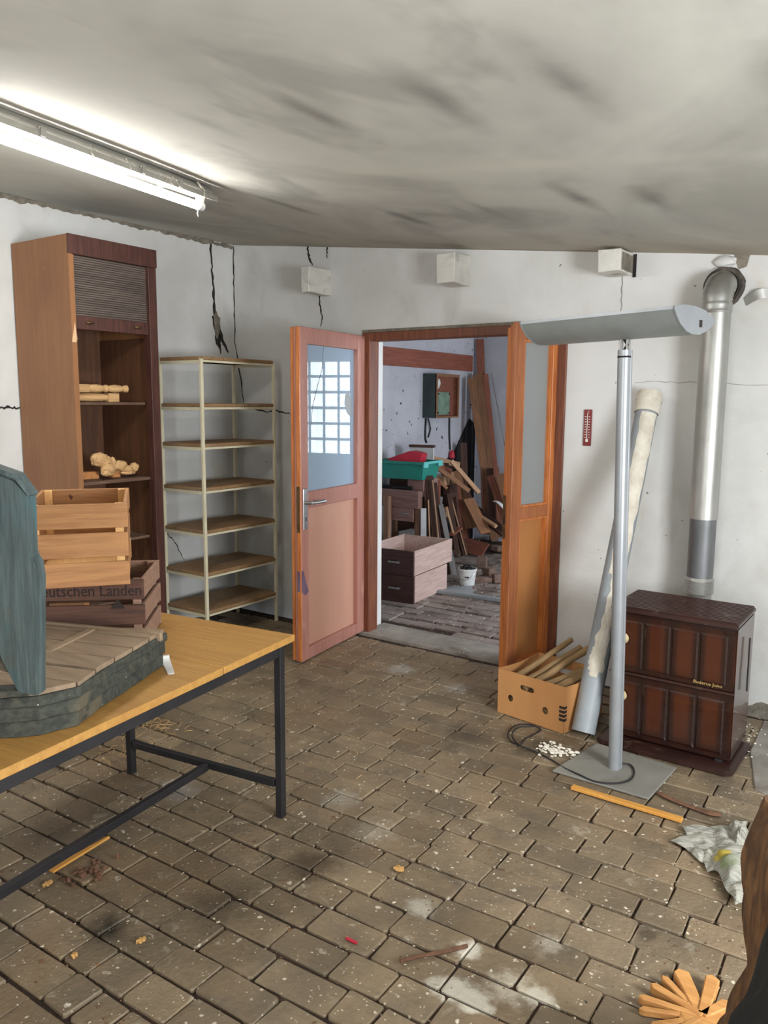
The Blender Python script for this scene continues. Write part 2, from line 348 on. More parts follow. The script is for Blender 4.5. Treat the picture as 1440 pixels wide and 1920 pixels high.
m_galv = surf('galvanised_tin', ((190, 190, 186), (160, 160, 156), 5.0, (1, 1, 0.3)), [('n', (120, 118, 112), 4.0, 0.55, 0.7, (1, 1, 0.4), 0.6)], rough=0.44, metal=0.8, bump=0.06, bscale=14)
m_galvD = surf('dull_zinc', ((138, 140, 142), (112, 114, 116), 5.0, (1, 1, 0.5)), [('n', (168, 168, 168), 3.0, 0.55, 0.7, (1, 1, 0.4), 0.6)], rough=0.5, metal=0.7)
m_tape = surf('old_foil_tape', ((92, 84, 74), (66, 60, 54), 14.0, (1, 1, 1)), [('n', (170, 164, 154), 16.0, 0.58, 0.66, (1, 1, 1))], rough=0.6, bump=0.8, bscale=40)
m_enam = surf('brown_enamel', ((74, 36, 19), (66, 31, 16), 4.0, (1, 1, 1)), [('w', (34, 16, 13), 0, 0.1175, -2 * PI * 0.03 / 0.1175, -0.5, 0.95, 0.95), ('w', (36, 17, 13), 2, 0.29, -2 * PI * 0.045 / 0.29, 0.2, 1.0, 0.8), ('v', (190, 170, 150), 28.0, 0.06, 0.06)], rough=0.25, coat=0.4)
m_enamD = surf('dark_brown_enamel', ((58, 32, 26), (46, 25, 21), 5.0, (1, 1, 1)), [('n', (104, 88, 76), 14.0, 0.6, 0.72, (1, 1, 1), 0.5)], rough=0.4, coat=0.2)
m_knob = surf('ivory_knob', ((206, 190, 150), (188, 170, 130), 8.0, (1, 1, 1)), rough=0.35)
m_gold = surf('gold_lettering', ((214, 184, 120), (200, 170, 106), 8.0, (1, 1, 1)), rough=0.4, metal=0.3)
m_card = surf('brown_cardboard', ((196, 142, 88), (184, 130, 78), 4.0, (1, 1, 0.4)), rough=0.85, bump=0.06, bscale=70)
m_stick = wood('dusty_round_stick', (150, 122, 84), (126, 100, 68), 'X', 0.85, rnd=0.12)
m_plank = wood('rough_plank', (142, 100, 70), (116, 80, 56), 'X', 0.8, rnd=0.22)
m_plankR = wood('reddish_plank', (140, 84, 64), (118, 68, 52), 'X', 0.75, rnd=0.15, layers=[('v', (40, 30, 28), 16.0, 0.08, 0.2)])
m_plankD = wood('dark_plank', (84, 54, 42), (62, 40, 32), 'X', 0.75, rnd=0.15)
m_plankL = wood('light_lath', (196, 158, 124), (172, 132, 100), 'X', 0.75, rnd=0.12)
m_plankG = wood('grey_lath', (136, 132, 132), (112, 108, 108), 'X', 0.8, rnd=0.1)
m_lath = wood('yellow_pine_lath', (214, 158, 76), (196, 136, 58), 'X', 0.6, rnd=0.02)
m_drwF = wood('drawer_front', (80, 50, 46), (62, 38, 36), 'X', 0.5, rnd=0.05)
m_drwS = wood('drawer_side', (208, 180, 170), (186, 156, 146), 'Y', 0.7, rnd=0.05)
m_bench = wood('bench_wood', (150, 118, 110), (122, 90, 82), 'X', 0.75, rnd=0.1)
m_benchZ = wood('bench_leg_wood', (152, 116, 94), (124, 90, 70), 'Z', 0.75, rnd=0.1)
m_tealP = surf('teal_plastic', ((28, 138, 122), (24, 126, 112), 4.0, (1, 1, 1)), rough=0.4)
m_tealL = surf('light_teal_plastic', ((104, 200, 196), (92, 188, 184), 4.0, (1, 1, 1)), rough=0.4)
m_red = surf('red_plastic', ((198, 44, 66), (180, 36, 58), 4.0, (1, 1, 1)), rough=0.45)
m_white = surf('white_plastic', ((222, 222, 220), (206, 206, 204), 6.0, (1, 1, 1)), [('n', (150, 144, 136), 6.0, 0.6, 0.72, (1, 1, 1), 0.6)], rough=0.4)
m_coal = surf('dark_lumps', ((40, 38, 38), (26, 25, 26), 10.0, (1, 1, 1)), rough=0.7, rnd=0.2)
m_lbrick = surf('loose_brick', ((128, 104, 92), (98, 76, 66), 10.0, (1, 1, 1)), [('n', (160, 150, 140), 9.0, 0.58, 0.7, (1, 1, 1), 0.6)], rough=0.9, bump=0.5, bscale=40, rnd=0.2)
m_fuse = surf('dark_green_box', ((58, 70, 66), (46, 56, 54), 4.0, (1, 1, 1)), rough=0.5)
m_glass = surf('meter_glass', ((120, 146, 124), (92, 116, 100), 12.0, (1, 1, 1)), rough=0.15, coat=0.5)
m_bare = surf('bare_chip', ((232, 226, 212), (208, 200, 184), 30.0, (1, 1, 1)), rough=0.95, rnd=0.1)
m_chipc = surf('cream_chip', ((212, 202, 180), (186, 174, 150), 30.0, (1, 1, 1)), rough=0.95)
m_crumb = surf('brown_crumbs', ((120, 88, 58), (84, 60, 42), 30.0, (1, 1, 1)), rough=0.95)
m_rust = surf('rusty_rod', ((116, 82, 60), (90, 62, 46), 20.0, (1, 1, 1)), rough=0.9, bump=0.5, bscale=60)
m_leaf = surf('dry_leaf', ((204, 160, 96), (184, 138, 78), 14.0, (1, 1, 1)), rough=0.8)
m_straw = surf('dry_straw', ((206, 172, 116), (186, 150, 96), 14.0, (1, 1, 1)), rough=0.8)
m_carve = wood('carved_orange_pine', (196, 144, 84), (176, 122, 66), 'X', 0.7, rnd=0.05)
m_root = wood('rough_brown_wood', (112, 80, 48), (76, 52, 32), 'Z', 0.85, k=2.0, rnd=0.0, layers=[('n', (62, 42, 26), 7.0, 0.52, 0.66, (1, 1, 0.4), 0.8)])
m_sack = surf('black_cloth', ((18, 20, 18), (12, 13, 12), 8.0, (1, 1, 1)), rough=0.9, bump=0.3, bscale=30)
m_paper = surf('torn_paper', ((214, 178, 140), (200, 162, 124), 8.0, (1, 1, 1)), rough=0.9)
m_therm = surf('thermometer_red', ((126, 46, 44), (112, 38, 38), 8.0, (1, 1, 1)), rough=0.45)
m_mark = surf('white_marking', ((228, 224, 216), (220, 214, 204), 8.0, (1, 1, 1)), rough=0.6)
m_tin = surf('grey_fixture_enamel', ((138, 135, 126), (120, 117, 108), 6.0, (1, 1, 1)), [('n', (96, 90, 80), 8.0, 0.56, 0.7, (1, 1, 1), 0.7)], rough=0.5)
m_web = surf('dusty_cobweb', ((170, 164, 150), (150, 144, 130), 10.0, (1, 1, 1)), rough=1.0)
m_tube = emit('lit_tube', (1.0, 0.98, 0.94, 1), TUBE)
m_block = emit('glass_block', (0.80, 0.92, 1.0, 1), GLASS_BLOCK, 0.45)

def pane_mat(name, base, gloss, rough):
    m = bpy.data.materials.new(name); m.use_nodes = True; nt = m.node_tree; N = nt.nodes; L = nt.links
    b = N['Principled BSDF']; b.inputs['Base Color'].default_value = lin(base); b.inputs['Roughness'].default_value = 0.6
    b.inputs['Transmission Weight'].default_value = 0.25
    g = N.new('ShaderNodeBsdfGlossy'); g.inputs['Roughness'].default_value = rough; g.inputs['Color'].default_value = (0.95, 0.97, 1, 1)
    lw = N.new('ShaderNodeFresnel'); lw.inputs['IOR'].default_value = gloss
    n = N.new('ShaderNodeTexNoise'); n.inputs['Scale'].default_value = 9; n.inputs['Detail'].default_value = 5
    tc = N.new('ShaderNodeTexCoord'); L.new(tc.outputs['Object'], n.inputs['Vector'])
    mr = N.new('ShaderNodeMapRange'); mr.inputs['From Min'].default_value = 0.35; mr.inputs['From Max'].default_value = 0.7
    mr.inputs['To Min'].default_value = 1.0; mr.inputs['To Max'].default_value = 0.75; L.new(n.outputs['Fac'], mr.inputs['Value'])
    mu = N.new('ShaderNodeMath'); mu.operation = 'MULTIPLY'; L.new(lw.outputs[0], mu.inputs[0]); L.new(mr.outputs['Result'], mu.inputs[1])
    x = N.new('ShaderNodeMixShader'); L.new(mu.outputs[0], x.inputs[0]); L.new(b.outputs[0], x.inputs[1]); L.new(g.outputs[0], x.inputs[2])
    L.new(x.outputs[0], N['Material Output'].inputs['Surface']); return m
m_paneL = pane_mat('door_pane_shiny', (160, 182, 202), 1.42, 0.012)
m_paneR = pane_mat('door_pane_frosted', (158, 162, 162), 1.3, 0.35)

# ------------------------------------------------------------------ the setting: walls, ceiling
YB, WT = 4.21, 0.22
YB2 = YB + WT
XL, XR, YF, YFAR, XBR = -4.25, 1.6, -1.2, 8.0, 0.7
DX0, DX1, DH = -3.075, -1.685, 1.985

def struct(o, label): return tag(o, label, None, None, 'structure')
b = B(); b.prism([(XL - 0.2, -0.1), (DX0, -0.1), (DX0, DH), (DX1, DH), (DX1, -0.1), (XR + 0.2, -0.1), (XR + 0.2, ceil_z(XR + 0.2)), (XL - 0.2, ceil_z(XL - 0.2))], YB, YB2, 'xz')
wall_back = struct(b.out('wall_back', m_wall), 'whitewashed back wall with the double doorway')
b = B(); b.box(XL - 0.2, XL, YF, YB, -0.1, 2.72)
wall_left = struct(b.out('wall_left', m_wall), 'whitewashed side wall behind the cabinet and metal shelf')
# right wall with a window opening
b = B(); w0, w1, s0, s1 = 0.9, 2.0, 0.93, 1.79
zr = ceil_z(XR) + 0.03
b.box(XR, XR + 0.2, YF, w0, -0.1, zr); b.box(XR, XR + 0.2, w1, YB, -0.1, zr); b.box(XR, XR + 0.2, w0, w1, -0.1, s0); b.box(XR, XR + 0.2, w0, w1, s1, zr)
struct(b.out('wall_right', m_wall), 'whitewashed wall with a window facing the stove side')
b = B(); f0, f1, t0, t1 = -1.35, 0.15, 0.95, 1.95
def zc(x): return ceil_z(x) + 0.02
b.prism([(XL, -0.1), (f0, -0.1), (f0, zc(f0)), (XL, zc(XL))], YF - 0.2, YF, 'xz'); b.prism([(f1, -0.1), (XR, -0.1), (XR, zc(XR)), (f1, zc(f1))], YF - 0.2, YF, 'xz')
b.box(f0, f1, YF - 0.2, YF, -0.1, t0); b.prism([(f0, t1), (f1, t1), (f1, zc(f1)), (f0, zc(f0))], YF - 0.2, YF, 'xz')
struct(b.out('wall_front', m_wall), 'whitewashed wall with a window opposite the doorway')
# window frames of the two unseen windows and the added workshop one
def wframe(name, corners, axis, at_):
    a0, a1, z0, z1 = corners; b = B(); t = 0.05
    def bx(p0, p1, q0, q1):
        if axis == 'x': b.box(at_, at_ + 0.06, p0, p1, q0, q1)
        else: b.box(p0, p1, at_, at_ + 0.06, q0, q1)
    bx(a0, a0 + t, z0, z1); bx(a1 - t, a1, z0, z1); bx(a0, a1, z0, z0 + t); bx(a0, a1, z1 - t, z1); bx((a0 + a1) / 2 - 0.03, (a0 + a1) / 2 + 0.03, z0, z1)
    return struct(b.out(name, m_cream), 'painted frame of an unseen window letting light in')
wframe('window_1', (w0, w1, s0, s1), 'x', XR + 0.06)
wframe('window_2', (f0, f1, t0, t1), 'y', YF - 0.13)
def slab(name, x0, x1, y0, y1, mat, label):
    b = B(); n = 28; vs = []; fs = []
    mny = 20
    for i in range(n + 1):
        for j in range(mny + 1):
            x = x0 + (x1 - x0) * i / n; y = y0 + (y1 - y0) * j / mny
            vs.append((x, y, ceil_z(x) + 0.012 * NZ.noise(V((x * 0.9, y * 0.8, 3.1)))))
    for i in range(n):
        for j in range(mny):
            a = i * (mny + 1) + j; fs.append((a, a + 1, a + mny + 2, a + mny + 1))
    b.add(vs, fs)
    b.add([(x0, y0, ceil_z(x0) + 0.1), (x1, y0, ceil_z(x1) + 0.1), (x1, y1, ceil_z(x1) + 0.1), (x0, y1, ceil_z(x0) + 0.1)], [(0, 1, 2, 3)])
    return struct(b.out(name, mat, smooth=True), label)
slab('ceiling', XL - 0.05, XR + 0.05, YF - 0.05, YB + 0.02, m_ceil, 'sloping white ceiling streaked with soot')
slab('ceiling', XL - 0.05, XBR + 0.05, YB2 - 0.02, YFAR + 0.05, m_ceil, 'ceiling of the workshop behind the doorway')
# workshop walls
b = B(); b.box(XL - 0.2, XL, YB, YFAR, -0.1, 2.72)
wall_ws = struct(b.out('wall_workshop_left', m_wall2), 'stained white workshop wall carrying the fuse box')
b = B(); gx0, gx1, gz0, gz1 = -1.42, -0.66, 0.91, 2.02
b.prism([(XL, -0.1), (gx0, -0.1), (gx0, ceil_z(gx0)), (XL, ceil_z(XL))], YFAR, YFAR + 0.2, 'xz')
b.prism([(gx1, -0.1), (XBR, -0.1), (XBR, ceil_z(XBR)), (gx1, ceil_z(gx1))], YFAR, YFAR + 0.2, 'xz')
b.box(gx0, gx1, YFAR, YFAR + 0.2, -0.1, gz0); b.box(gx0, gx1, YFAR, YFAR + 0.2, gz1, ceil_z(gx1))
struct(b.out('wall_workshop_far', m_wall2), 'far workshop wall behind the leaning planks')
b = B(); b.box(XBR, XBR + 0.2, YB2, 4.9, -0.1, 2.3); b.box(XBR, XBR + 0.2, 5.8, YFAR, -0.1, 2.3); b.box(XBR, XBR + 0.2, 4.9, 5.8, -0.1, 0.92); b.box(XBR, XBR + 0.2, 4.9, 5.8, 1.88, 2.3)
struct(b.out('wall_workshop_right', m_wall2), 'right-hand workshop wall hidden by the doors')
# glass block window of the workshop: seen mirrored in the left door pane
gw = thing('window_3', 'glass block window of the workshop, mirrored in the door pane', None, (gx0, YFAR, gz0), kind='structure')
b = B(); b.box(0, gx1 - gx0, 0.018, 0.16, 0, gz1 - gz0); b.out('mortar_bed', m_cem, gw)
bm0 = B(); bm0.box(-0.088, 0.088, -0.05, 0.02, -0.087, 0.087); blk = bm0.mesh('glass_block', bev=0.012, seg=2); blk.materials.append(m_block)
for i in range(4):
    for j in range(6):
        link('glass_block', blk, gw, (0.095 + i * 0.19, 0.06, 0.0925 + j * 0.185))
wframe('added_window_4', (4.9, 5.8, 0.92, 1.88), 'x', XBR + 0.06)  # unseen window added to go with the workshop fill light
# door frame and sill
b = B(); b.box(DX0, DX0 + 0.06, YB - 0.015, YB + 0.09, 0, DH); b.box(DX1 - 0.06, DX1, YB - 0.015, YB + 0.09, 0, DH)
b.box(DX0 + 0.0605, DX1 - 0.0605, YB - 0.015, YB + 0.09, DH - 0.055, DH)
struct(b.out('trim_1', m_frame, bev=0.004), 'brown timber frame of the double doorway')
b = B(); b.box(DX0, DX1, YB - 0.05, YB2 + 0.02, -0.08, 0.004)
for v in b.bm.verts: v.co += V((0, 0.02 * NZ.noise(v.co * 3), 0))
struct(b.out('trim_2', m_cem, bev=0.012, seg=2), 'worn cement sill in the doorway')
# plaster reveal above frame
b = B(); b.box(DX0 - 0.01, DX1 + 0.01, YB - 0.004, YB + 0.02, DH, DH + 0.018)
b.out('plaster_edge', m_mort, wall_back)

# cracks and flaws in the plaster (children of their wall)
m_seam = surf('hairline_seam', ((158, 154, 148), (140, 136, 130), 20.0, (1, 1, 1)), rough=1.0)
def crack(parent, pts, wds, plane, mat=m_crack):
    b = B(); vs = []; n = len(pts)
    fine = []
    for i in range(n - 1):
        k = 6
        for j in range(k):
            t = j / k; fine.append((pts[i].lerp(pts[i + 1], t), wds[i] * (1 - t) + wds[i + 1] * t))
    fine.append((pts[-1], wds[-1]))
    for i, (p, wd) in enumerate(fine):
        q = V(p); jit = 0.010 * NZ.noise(V((i * 0.9, p.z * 7, p.x)))
        d = (fine[min(i + 1, len(fine) - 1)][0] - fine[max(i - 1, 0)][0]).normalized()
        if plane == 'y': nrm = V((d.z, 0, -d.x))
        else: nrm = V((0, d.z, -d.y))
        wv = wd * (0.6 + 0.8 * random.random())
        off = V((0, -0.0012, 0)) if plane == 'y' else V((0.0012, 0, 0))
        vs += [q + nrm * (jit + wv / 2) + off, q + nrm * (jit - wv / 2) + off]
    b.add(vs, [(2 * i, 2 * i + 1, 2 * i + 3, 2 * i + 2) for i in range(len(fine) - 1)])
    return b.out('crack', mat, parent)
def cy(parent, pl, wds, mat=m_crack): crack(parent, [at(x, y, YB) for x, y in pl], wds, 'y', mat)
def cx_(parent, pl, wds): crack(parent, [atx(x, y, XL) for x, y in pl], wds, 'x')
cx_(wall_left, [(394, 451), (397, 500), (400, 540), (402, 590), (412, 625), (428, 662)], [0.018, 0.014, 0.022, 0.02, 0.05, 0.008])
cx_(wall_left, [(402, 592), (409, 640), (414, 664)], [0.05, 0.04, 0.01])
cx_(wall_left, [(0, 766), (20, 763), (40, 767)], [0.01, 0.014, 0.006])
cx_(wall_left, [(310, 1000), (322, 1010), (330, 1020), (345, 1050)], [0.008, 0.006, 0.008, 0.004])
cy(wall_back, [(438, 462), (438, 520), (440, 580), (440, 640), (450, 700), (458, 760)], [0.012, 0.01, 0.009, 0.01, 0.012, 0.006])
cy(wall_back, [(577, 461), (579, 480), (586, 498)], [0.012, 0.016, 0.008])
cy(wall_back, [(614, 463), (613, 484)], [0.012, 0.006])
cy(wall_back, [(600, 550), (599, 570), (605, 595), (601, 612)], [0.012, 0.01, 0.012, 0.006])
cy(wall_back, [(470, 765), (500, 772), (520, 770), (545, 776)], [0.008, 0.010, 0.012, 0.006])
cy(wall_back, [(1168, 510), (1166, 545), (1164, 600)], [0.004, 0.006, 0.003], m_seam)
cy(wall_back, [(1190, 716), (1260, 717), (1325, 718), (1440, 722)], [0.002, 0.003, 0.002, 0.003], m_seam)
# dark pit with bare mortar beside the big crack
b = B(); c0 = atx(407, 610, XL)
b.blob((XL, c0.y, c0.z), (0.004, 0.03, 0.10), 0.5, 3, 2, 3); b.out('bare_patch', m_mort, wall_left)
# hole with bare masonry low on the back wall right of the stove
b = B(); c0 = at(1425, 1340, YB); b.blob((c0.x + 0.03, YB - 0.001, c0.z), (0.10, 0.006, 0.06), 0.5, 3, 3, 5); b.out('bare_patch', m_mort, wall_back)
b = B(); pts = [at(1376, 475, YB), at(1407, 476, YB), at(1400, 500, YB), at(1385, 505, YB)]
b.prism([(p.x, p.z) for p in pts], YB - 0.003, YB, 'xz'); b.out('bare_patch', m_mort, wall_back)
# ragged mortar edge along the ceiling on the left wall
b = B()
for i in range(46):
    t = i / 45.0; y = 1.2 + 3.0 * t
    b.blob((XL + 0.002, y, ceil_z(XL) - 0.006 - 0.012 * random.random()), (0.008, 0.05, 0.012 + 0.012 * random.random()), 0.5, 3, 1, i)
tag(b.out('mortar_edge', m_mort, wall_left), kind='stuff')

# three beam ends that stick out of the back wall
def beam_end(x0, x1, z0, z1, depth, label, chipped=False):
    t = thing('beam_end', label, 'beam end', ((x0 + x1) / 2, YB, z0))
    hw = (x1 - x0) / 2; h = z1 - z0
    b = B(); b.box(-hw, hw, -depth, 0.02, 0, h)
    bmesh.ops.subdivide_edges(b.bm, edges=b.bm.edges, cuts=3, use_grid_fill=True)
    for v in b.bm.verts: v.co += V((NZ.noise(v.co * 9), NZ.noise(v.co * 9 + V((5, 0, 0))), NZ.noise(v.co * 9 + V((0, 7, 0))))) * 0.006
    b.out('block', m_beam, t, bev=0.004)
    if chipped:
        b = B(); b.box(hw - 0.001, hw + 0.004, -depth * 0.9, -0.004, 0.01, h * 0.85); b.out('bare_side', m_mort, t)
        b = B(); b.box(hw + 0.004, hw + 0.02, -0.006, 0.0, -0.01, h * 0.95); b.out('gap', m_crack, t)
    return t
def beam_at(pl, pr, yt, yb, d, label, ch=False):
    p, q = at(pl, yt, YB - d), at(pr, yb, YB - d)
    beam_end(p.x, q.x, q.z, min(p.z, ceil_z(q.x) - 0.005), d, label, ch)
beam_at(564, 580, 499, 547, 0.22, 'whitewashed beam end above the pale red door')
beam_at(818, 852, 475, 529, 0.18, 'whitewashed beam end above the doorway opening')
beam_at(1121, 1163, 461, 507, 0.19, 'chipped beam end touching the ceiling above the lamp', True)

# ------------------------------------------------------------------ floors of laid bricks
def brick_mesh(name, L, W, seed, mat):
    rg = random.Random(seed); H = 0.055; ch = 0.0028
    def j(a=0.003): return rg.uniform(-a, a)
    base = [(-L / 2 + j(), -W / 2 + j()), (L / 2 + j(), -W / 2 + j()), (L / 2 + j(), W / 2 + j()), (-L / 2 + j(), W / 2 + j())]
    # 8-point outline: corners worn off
    out = []
    for i in range(4):
        p = V(base[i]); a = V(base[i - 1]); c = V(base[(i + 1) % 4]); k = rg.uniform(0.003, 0.010)
        out.append(p + (a - p).normalized() * k); out.append(p + (c - p).normalized() * k)
    n = 8
    vs = [(p.x, p.y, -H) for p in out] + [(p.x, p.y, -ch - rg.uniform(0, 0.003)) for p in out]
    vs += [(p.x * (1 - 2 * ch / L), p.y * (1 - 2 * ch / W), rg.uniform(-0.0015, 0.0005)) for p in out]
    fs = [(i, (i + 1) % n, n + (i + 1) % n, n + i) for i in range(n)] + [(n + i, n + (i + 1) % n, 2 * n + (i + 1) % n, 2 * n + i) for i in range(n)] + [tuple(range(2 * n, 3 * n))]
    me = bpy.data.meshes.new(name); me.from_pydata(vs, [], fs); me.materials.append(mat); me.update(); return me

def lay(floor, mat, x0, x1, y0, y1, pitch, skew, keep, maxparts, seed, wave, view, joint=0.009, zv=0.0035):
    rg = random.Random(seed)
    sizes = [0.105, 0.14, 0.16, 0.19, 0.205, 0.22, 0.235]
    var = {}
    for s in sizes:
        for k in range(4): var[(s, k)] = brick_mesh('brick', s, pitch - joint, seed * 100 + int(s * 1000) + k, mat)
    items = []
    nrow = int((y1 - y0) / pitch) + 3
    for r in range(-2, nrow):
        yb = y0 + r * pitch; x = x0 - rg.uniform(0, 0.2)
        while x < x1:
            s = rg.choice(sizes)
            cx = x + s / 2; g = rg.uniform(0.003, 0.009)
            y = yb + math.tan(skew) * (cx - (x0 + x1) / 2) + wave * NZ.noise(V((cx * 0.8, yb * 0.7, seed)))
            if keep(cx, y, s):
                items.append((cx, y, rg.uniform(-zv, zv * 0.8), s, rg.randrange(4), skew + rg.gauss(0, 0.010) + (PI if rg.random() < 0.5 else 0), rg.gauss(0, 0.006), rg.gauss(0, 0.005)))
            x += s + g
    def score(it):
        q = proj((it[0], it[1], 0))
        if q[2] < 0.3 or not view(q[0], q[1]): return 0
        d = (V((it[0], it[1], 0)) - EYE); return it[3] * abs(d.z) / d.length ** 3
    items.sort(key=score, reverse=True)
    rest = []
    for i, it in enumerate(items):
        cx, y, z, s, k, rz, rx, ry = it
        if i < maxparts and score(it) > 0:
            link('brick', var[(s, k)], floor, (cx, y, z), (rx, ry, rz))
        else: rest.append(it)
    if rest:
        vs, fs = [], []
        for cx, y, z, s, k, rz, rx, ry in rest:
            me = var[(s, k)]; mx = M.Translation((cx, y, z)) @ M.Rotation(rz, 4, 'Z') @ M.Rotation(rx, 4, 'X'); o = len(vs)
            vs += [tuple(mx @ v.co) for v in me.vertices]; fs += [tuple(o + i for i in p.vertices) for p in me.polygons]
        me = bpy.data.meshes.new('paving'); me.from_pydata(vs, [], fs); me.materials.append(mat); me.update()
        tag(link('remaining_bricks', me, floor), kind='stuff')

b = B(); b.box(XL, XR, YF, YB - 0.03, -0.1, -0.011)
floor = struct(b.out('floor', m_dirt), 'worn brick paved floor spattered with paint')
lay(floor, m_brick, XL + 0.02, XR - 0.05, YF + 0.05, YB - 0.11, 0.1185, R_(1.2),
    lambda x, y, s: XL + s / 2 < x < XR - s / 2 and YF < y < YB - 0.10, 300, 5, 0.03,
    lambda px, py: -40 < px < 1480 and 1140 < py < 1960)
b = B(); b.box(XL, XBR, YB2 + 0.01, YFAR, -0.1, -0.016)
floor2 = struct(b.out('floor', m_dirt), 'uneven brick floor of the workshop beyond the doorway')
lay(floor2, m_brick2, XL + 0.02, XBR - 0.05, YB2 + 0.09, YFAR - 0.08, 0.118, R_(0.5),
    lambda x, y, s: XL + s / 2 < x < XBR - s / 2 and YB2 + 0.085 < y < YFAR - 0.06 and not (x < XL + 0.7 and y > 7.2), 190, 9, 0.05,
    lambda px, py: 700 < px < 955 and 1010 < py < 1240, 0.015, 0.007)
# grey cement skim on the floor beside the stove
b = B()
pl = [(-0.47, 3.34), (-0.2, 3.20), (0.25, 3.12), (0.7, 3.2), (0.75, 4.12), (-0.56, 4.12), (-0.55, 3.7)]
b.prism([(x, y) for x, y in pl], -0.02, 0.007); b.out('cement_skim', m_cem, floor, bev=0.004)

# loose crumbs: chips of plaster and brown dirt, nobody could count them
def crumbs(name, mat, n, size, region, label, cat, z=0.002, flat=0.4, seed=1):
    rg = random.Random(seed); b = B(); k = 0
    while k < n:
        x = rg.uniform(region[0], region[1]); y = rg.uniform(region[2], region[3])
        if NZ.noise(V((x * 1.7, y * 1.7, seed))) < rg.uniform(-0.7, 0.5): continue
        s = size * rg.uniform(0.35, 1.3) * (1 if rg.random() < 0.93 else 1.8); a = rg.uniform(0, PI)
        mx = M.Translation((x, y, z)) @ M.Rotation(a, 4, 'Z')
        b.add([(-s, -s * 0.5, 0), (s * 0.8, -s * 0.6, 0), (s, s * 0.5, 0), (-s * 0.6, s * 0.7, 0), (rg.uniform(-0.3, 0.3) * s, 0, s * flat)],
              [(0, 1, 4), (1, 2, 4), (2, 3, 4), (3, 0, 4)], mx); k += 1
    o = b.out(name, mat); return tag(o, label, cat, None, 'stuff')
crumbs('plaster_chips', m_chipc, 1300, 0.0040, (-3.6, 0.4, 0.9, 4.05), 'tiny white paint and plaster chips scattered over the brick floor', 'chips', 0.0, 0.35, 3)
crumbs('dirt_crumbs', m_crumb, 2600, 0.004, (-3.6, 0.4, 0.9, 4.05), 'brown wood crumbs and grit in the brick joints', 'grit', -0.002, 0.6, 5)
crumbs('workshop_chips', m_bare, 260, 0.008, (-3.6, -2.0, 4.6, 7.4), 'pale chips scattered over the workshop floor', 'chips', 0.0, 0.4, 8)

# ------------------------------------------------------------------ doors
def ring(b, x0, x1, z0, z1, y0, y1, fx0, fx1, fz0, fz1):
    b.box(x0, fx0, y0, y1, z0, z1); b.box(fx1, x1, y0, y1, z0, z1); b.box(fx0, fx1, y0, y1, z0, fz0); b.box(fx0, fx1, y0, y1, fz1, z1)
d1 = thing('door_1', 'open pale red wooden door with a mirrored glass pane and steel handle', None, (-3.052, 4.20, 0.008), math.atan2(-0.993, 0.122), kind='structure')
WD, HD = 0.757, 1.955
b = B(); b.box(0, 0.095, -0.045, 0, 0, HD); b.out('stile', m_doorP, d1, bev=0.003)
b = B(); b.box(0.68, WD, -0.045, 0, 0, HD); b.out('stile', m_doorP, d1, bev=0.003)
for z0, z1 in ((0, 0.072), (0.915, 1.012), (1.862, HD)):
    b = B(); b.box(0.095, 0.68, -0.045, -0.002, z0, z1); b.out('rail', m_doorP, d1, bev=0.003)
b = B(); b.box(WD - 0.012, WD + 0.004, -0.030, -0.002, 0.003, HD - 0.002); b.box(WD - 0.03, WD - 0.008, -0.074, -0.045, 0.003, HD - 0.002); b.out('rebated_edge', m_doorO, d1, bev=0.002)
b = B(); b.box(0.02, WD - 0.03, -0.072, -0.045, 0.0, HD); b.out('back_lining', m_doorO2, d1)
b = B(); b.box(0.095, 0.68, -0.036, -0.030, 0.07, 0.917); b.out('panel', m_panelP, d1)
b = B(); b.box(0.09, 0.685, -0.036, -0.031, 1.01, 1.865); o = b.out('glass_pane', m_paneL, d1)
b = B()   # crack in the pane
cp = [(0.60, 1.40), (0.585, 1.50), (0.53, 1.62), (0.475, 1.73), (0.46, 1.86)]
vs = [];
for x, z in cp: vs += [(x, -0.0302, z), (x + 0.003, -0.0302, z + 0.002)]
b.add(vs, [(2 * i, 2 * i + 1, 2 * i + 3, 2 * i + 2) for i in range(len(cp) - 1)]); b.out('glass_crack', m_crack, o)
b = B(); b.prism([(0.13, 1.55), (0.17, 1.60), (0.205, 1.575), (0.21, 1.52), (0.18, 1.465), (0.13, 1.44)], -0.031, -0.0298, 'xz')
pl_ = b.out('lock_plate', m_steel, d1) if False else b.out('glass_patch', m_paneR, o)
b = B(); b.box(0.698, 0.742, 0, 0.006, 0.795, 1.035); lp = b.out('lock_plate', m_steel, d1, bev=0.002)
b = B(); b.box(0.712, 0.722, 0.0055, 0.0065, 0.845, 0.868); b.out('keyhole', m_crack, lp)
b = B(); b.lathe([(0.013, 0), (0.012, 0.03), (0.010, 0.05)], 14, M.Translation((0.72, 0.004, 0.955)) @ M.Rotation(-PI / 2, 4, 'X'))
b.tube([(0.725, 0.052, 0.955), (0.68, 0.056, 0.953), (0.60, 0.056, 0.953), (0.585, 0.056, 0.953)], [0.011, 0.010, 0.0115, 0.010], 12); b.out('lever', m_steel, lp, smooth=True)
b = B(); b.box(WD + 0.003, WD + 0.006, -0.028, -0.008, 0.78, 1.05); b.out('lock_faceplate', m_brass, d1)
b = B(); b.box(WD + 0.003, WD + 0.005, -0.028, -0.010, 0.43, 0.55); b.prism([(0.685, 0.42), (0.7, 0.45), (0.745, 0.56), (0.757, 0.55), (0.757, 0.43), (0.72, 0.40)], -0.001, 0.0006, 'xz')
b.out('damaged_paint', surf('violet_scrape', ((112, 90, 112), (92, 70, 92), 10.0, (1, 1, 1)), rough=0.8), d1)
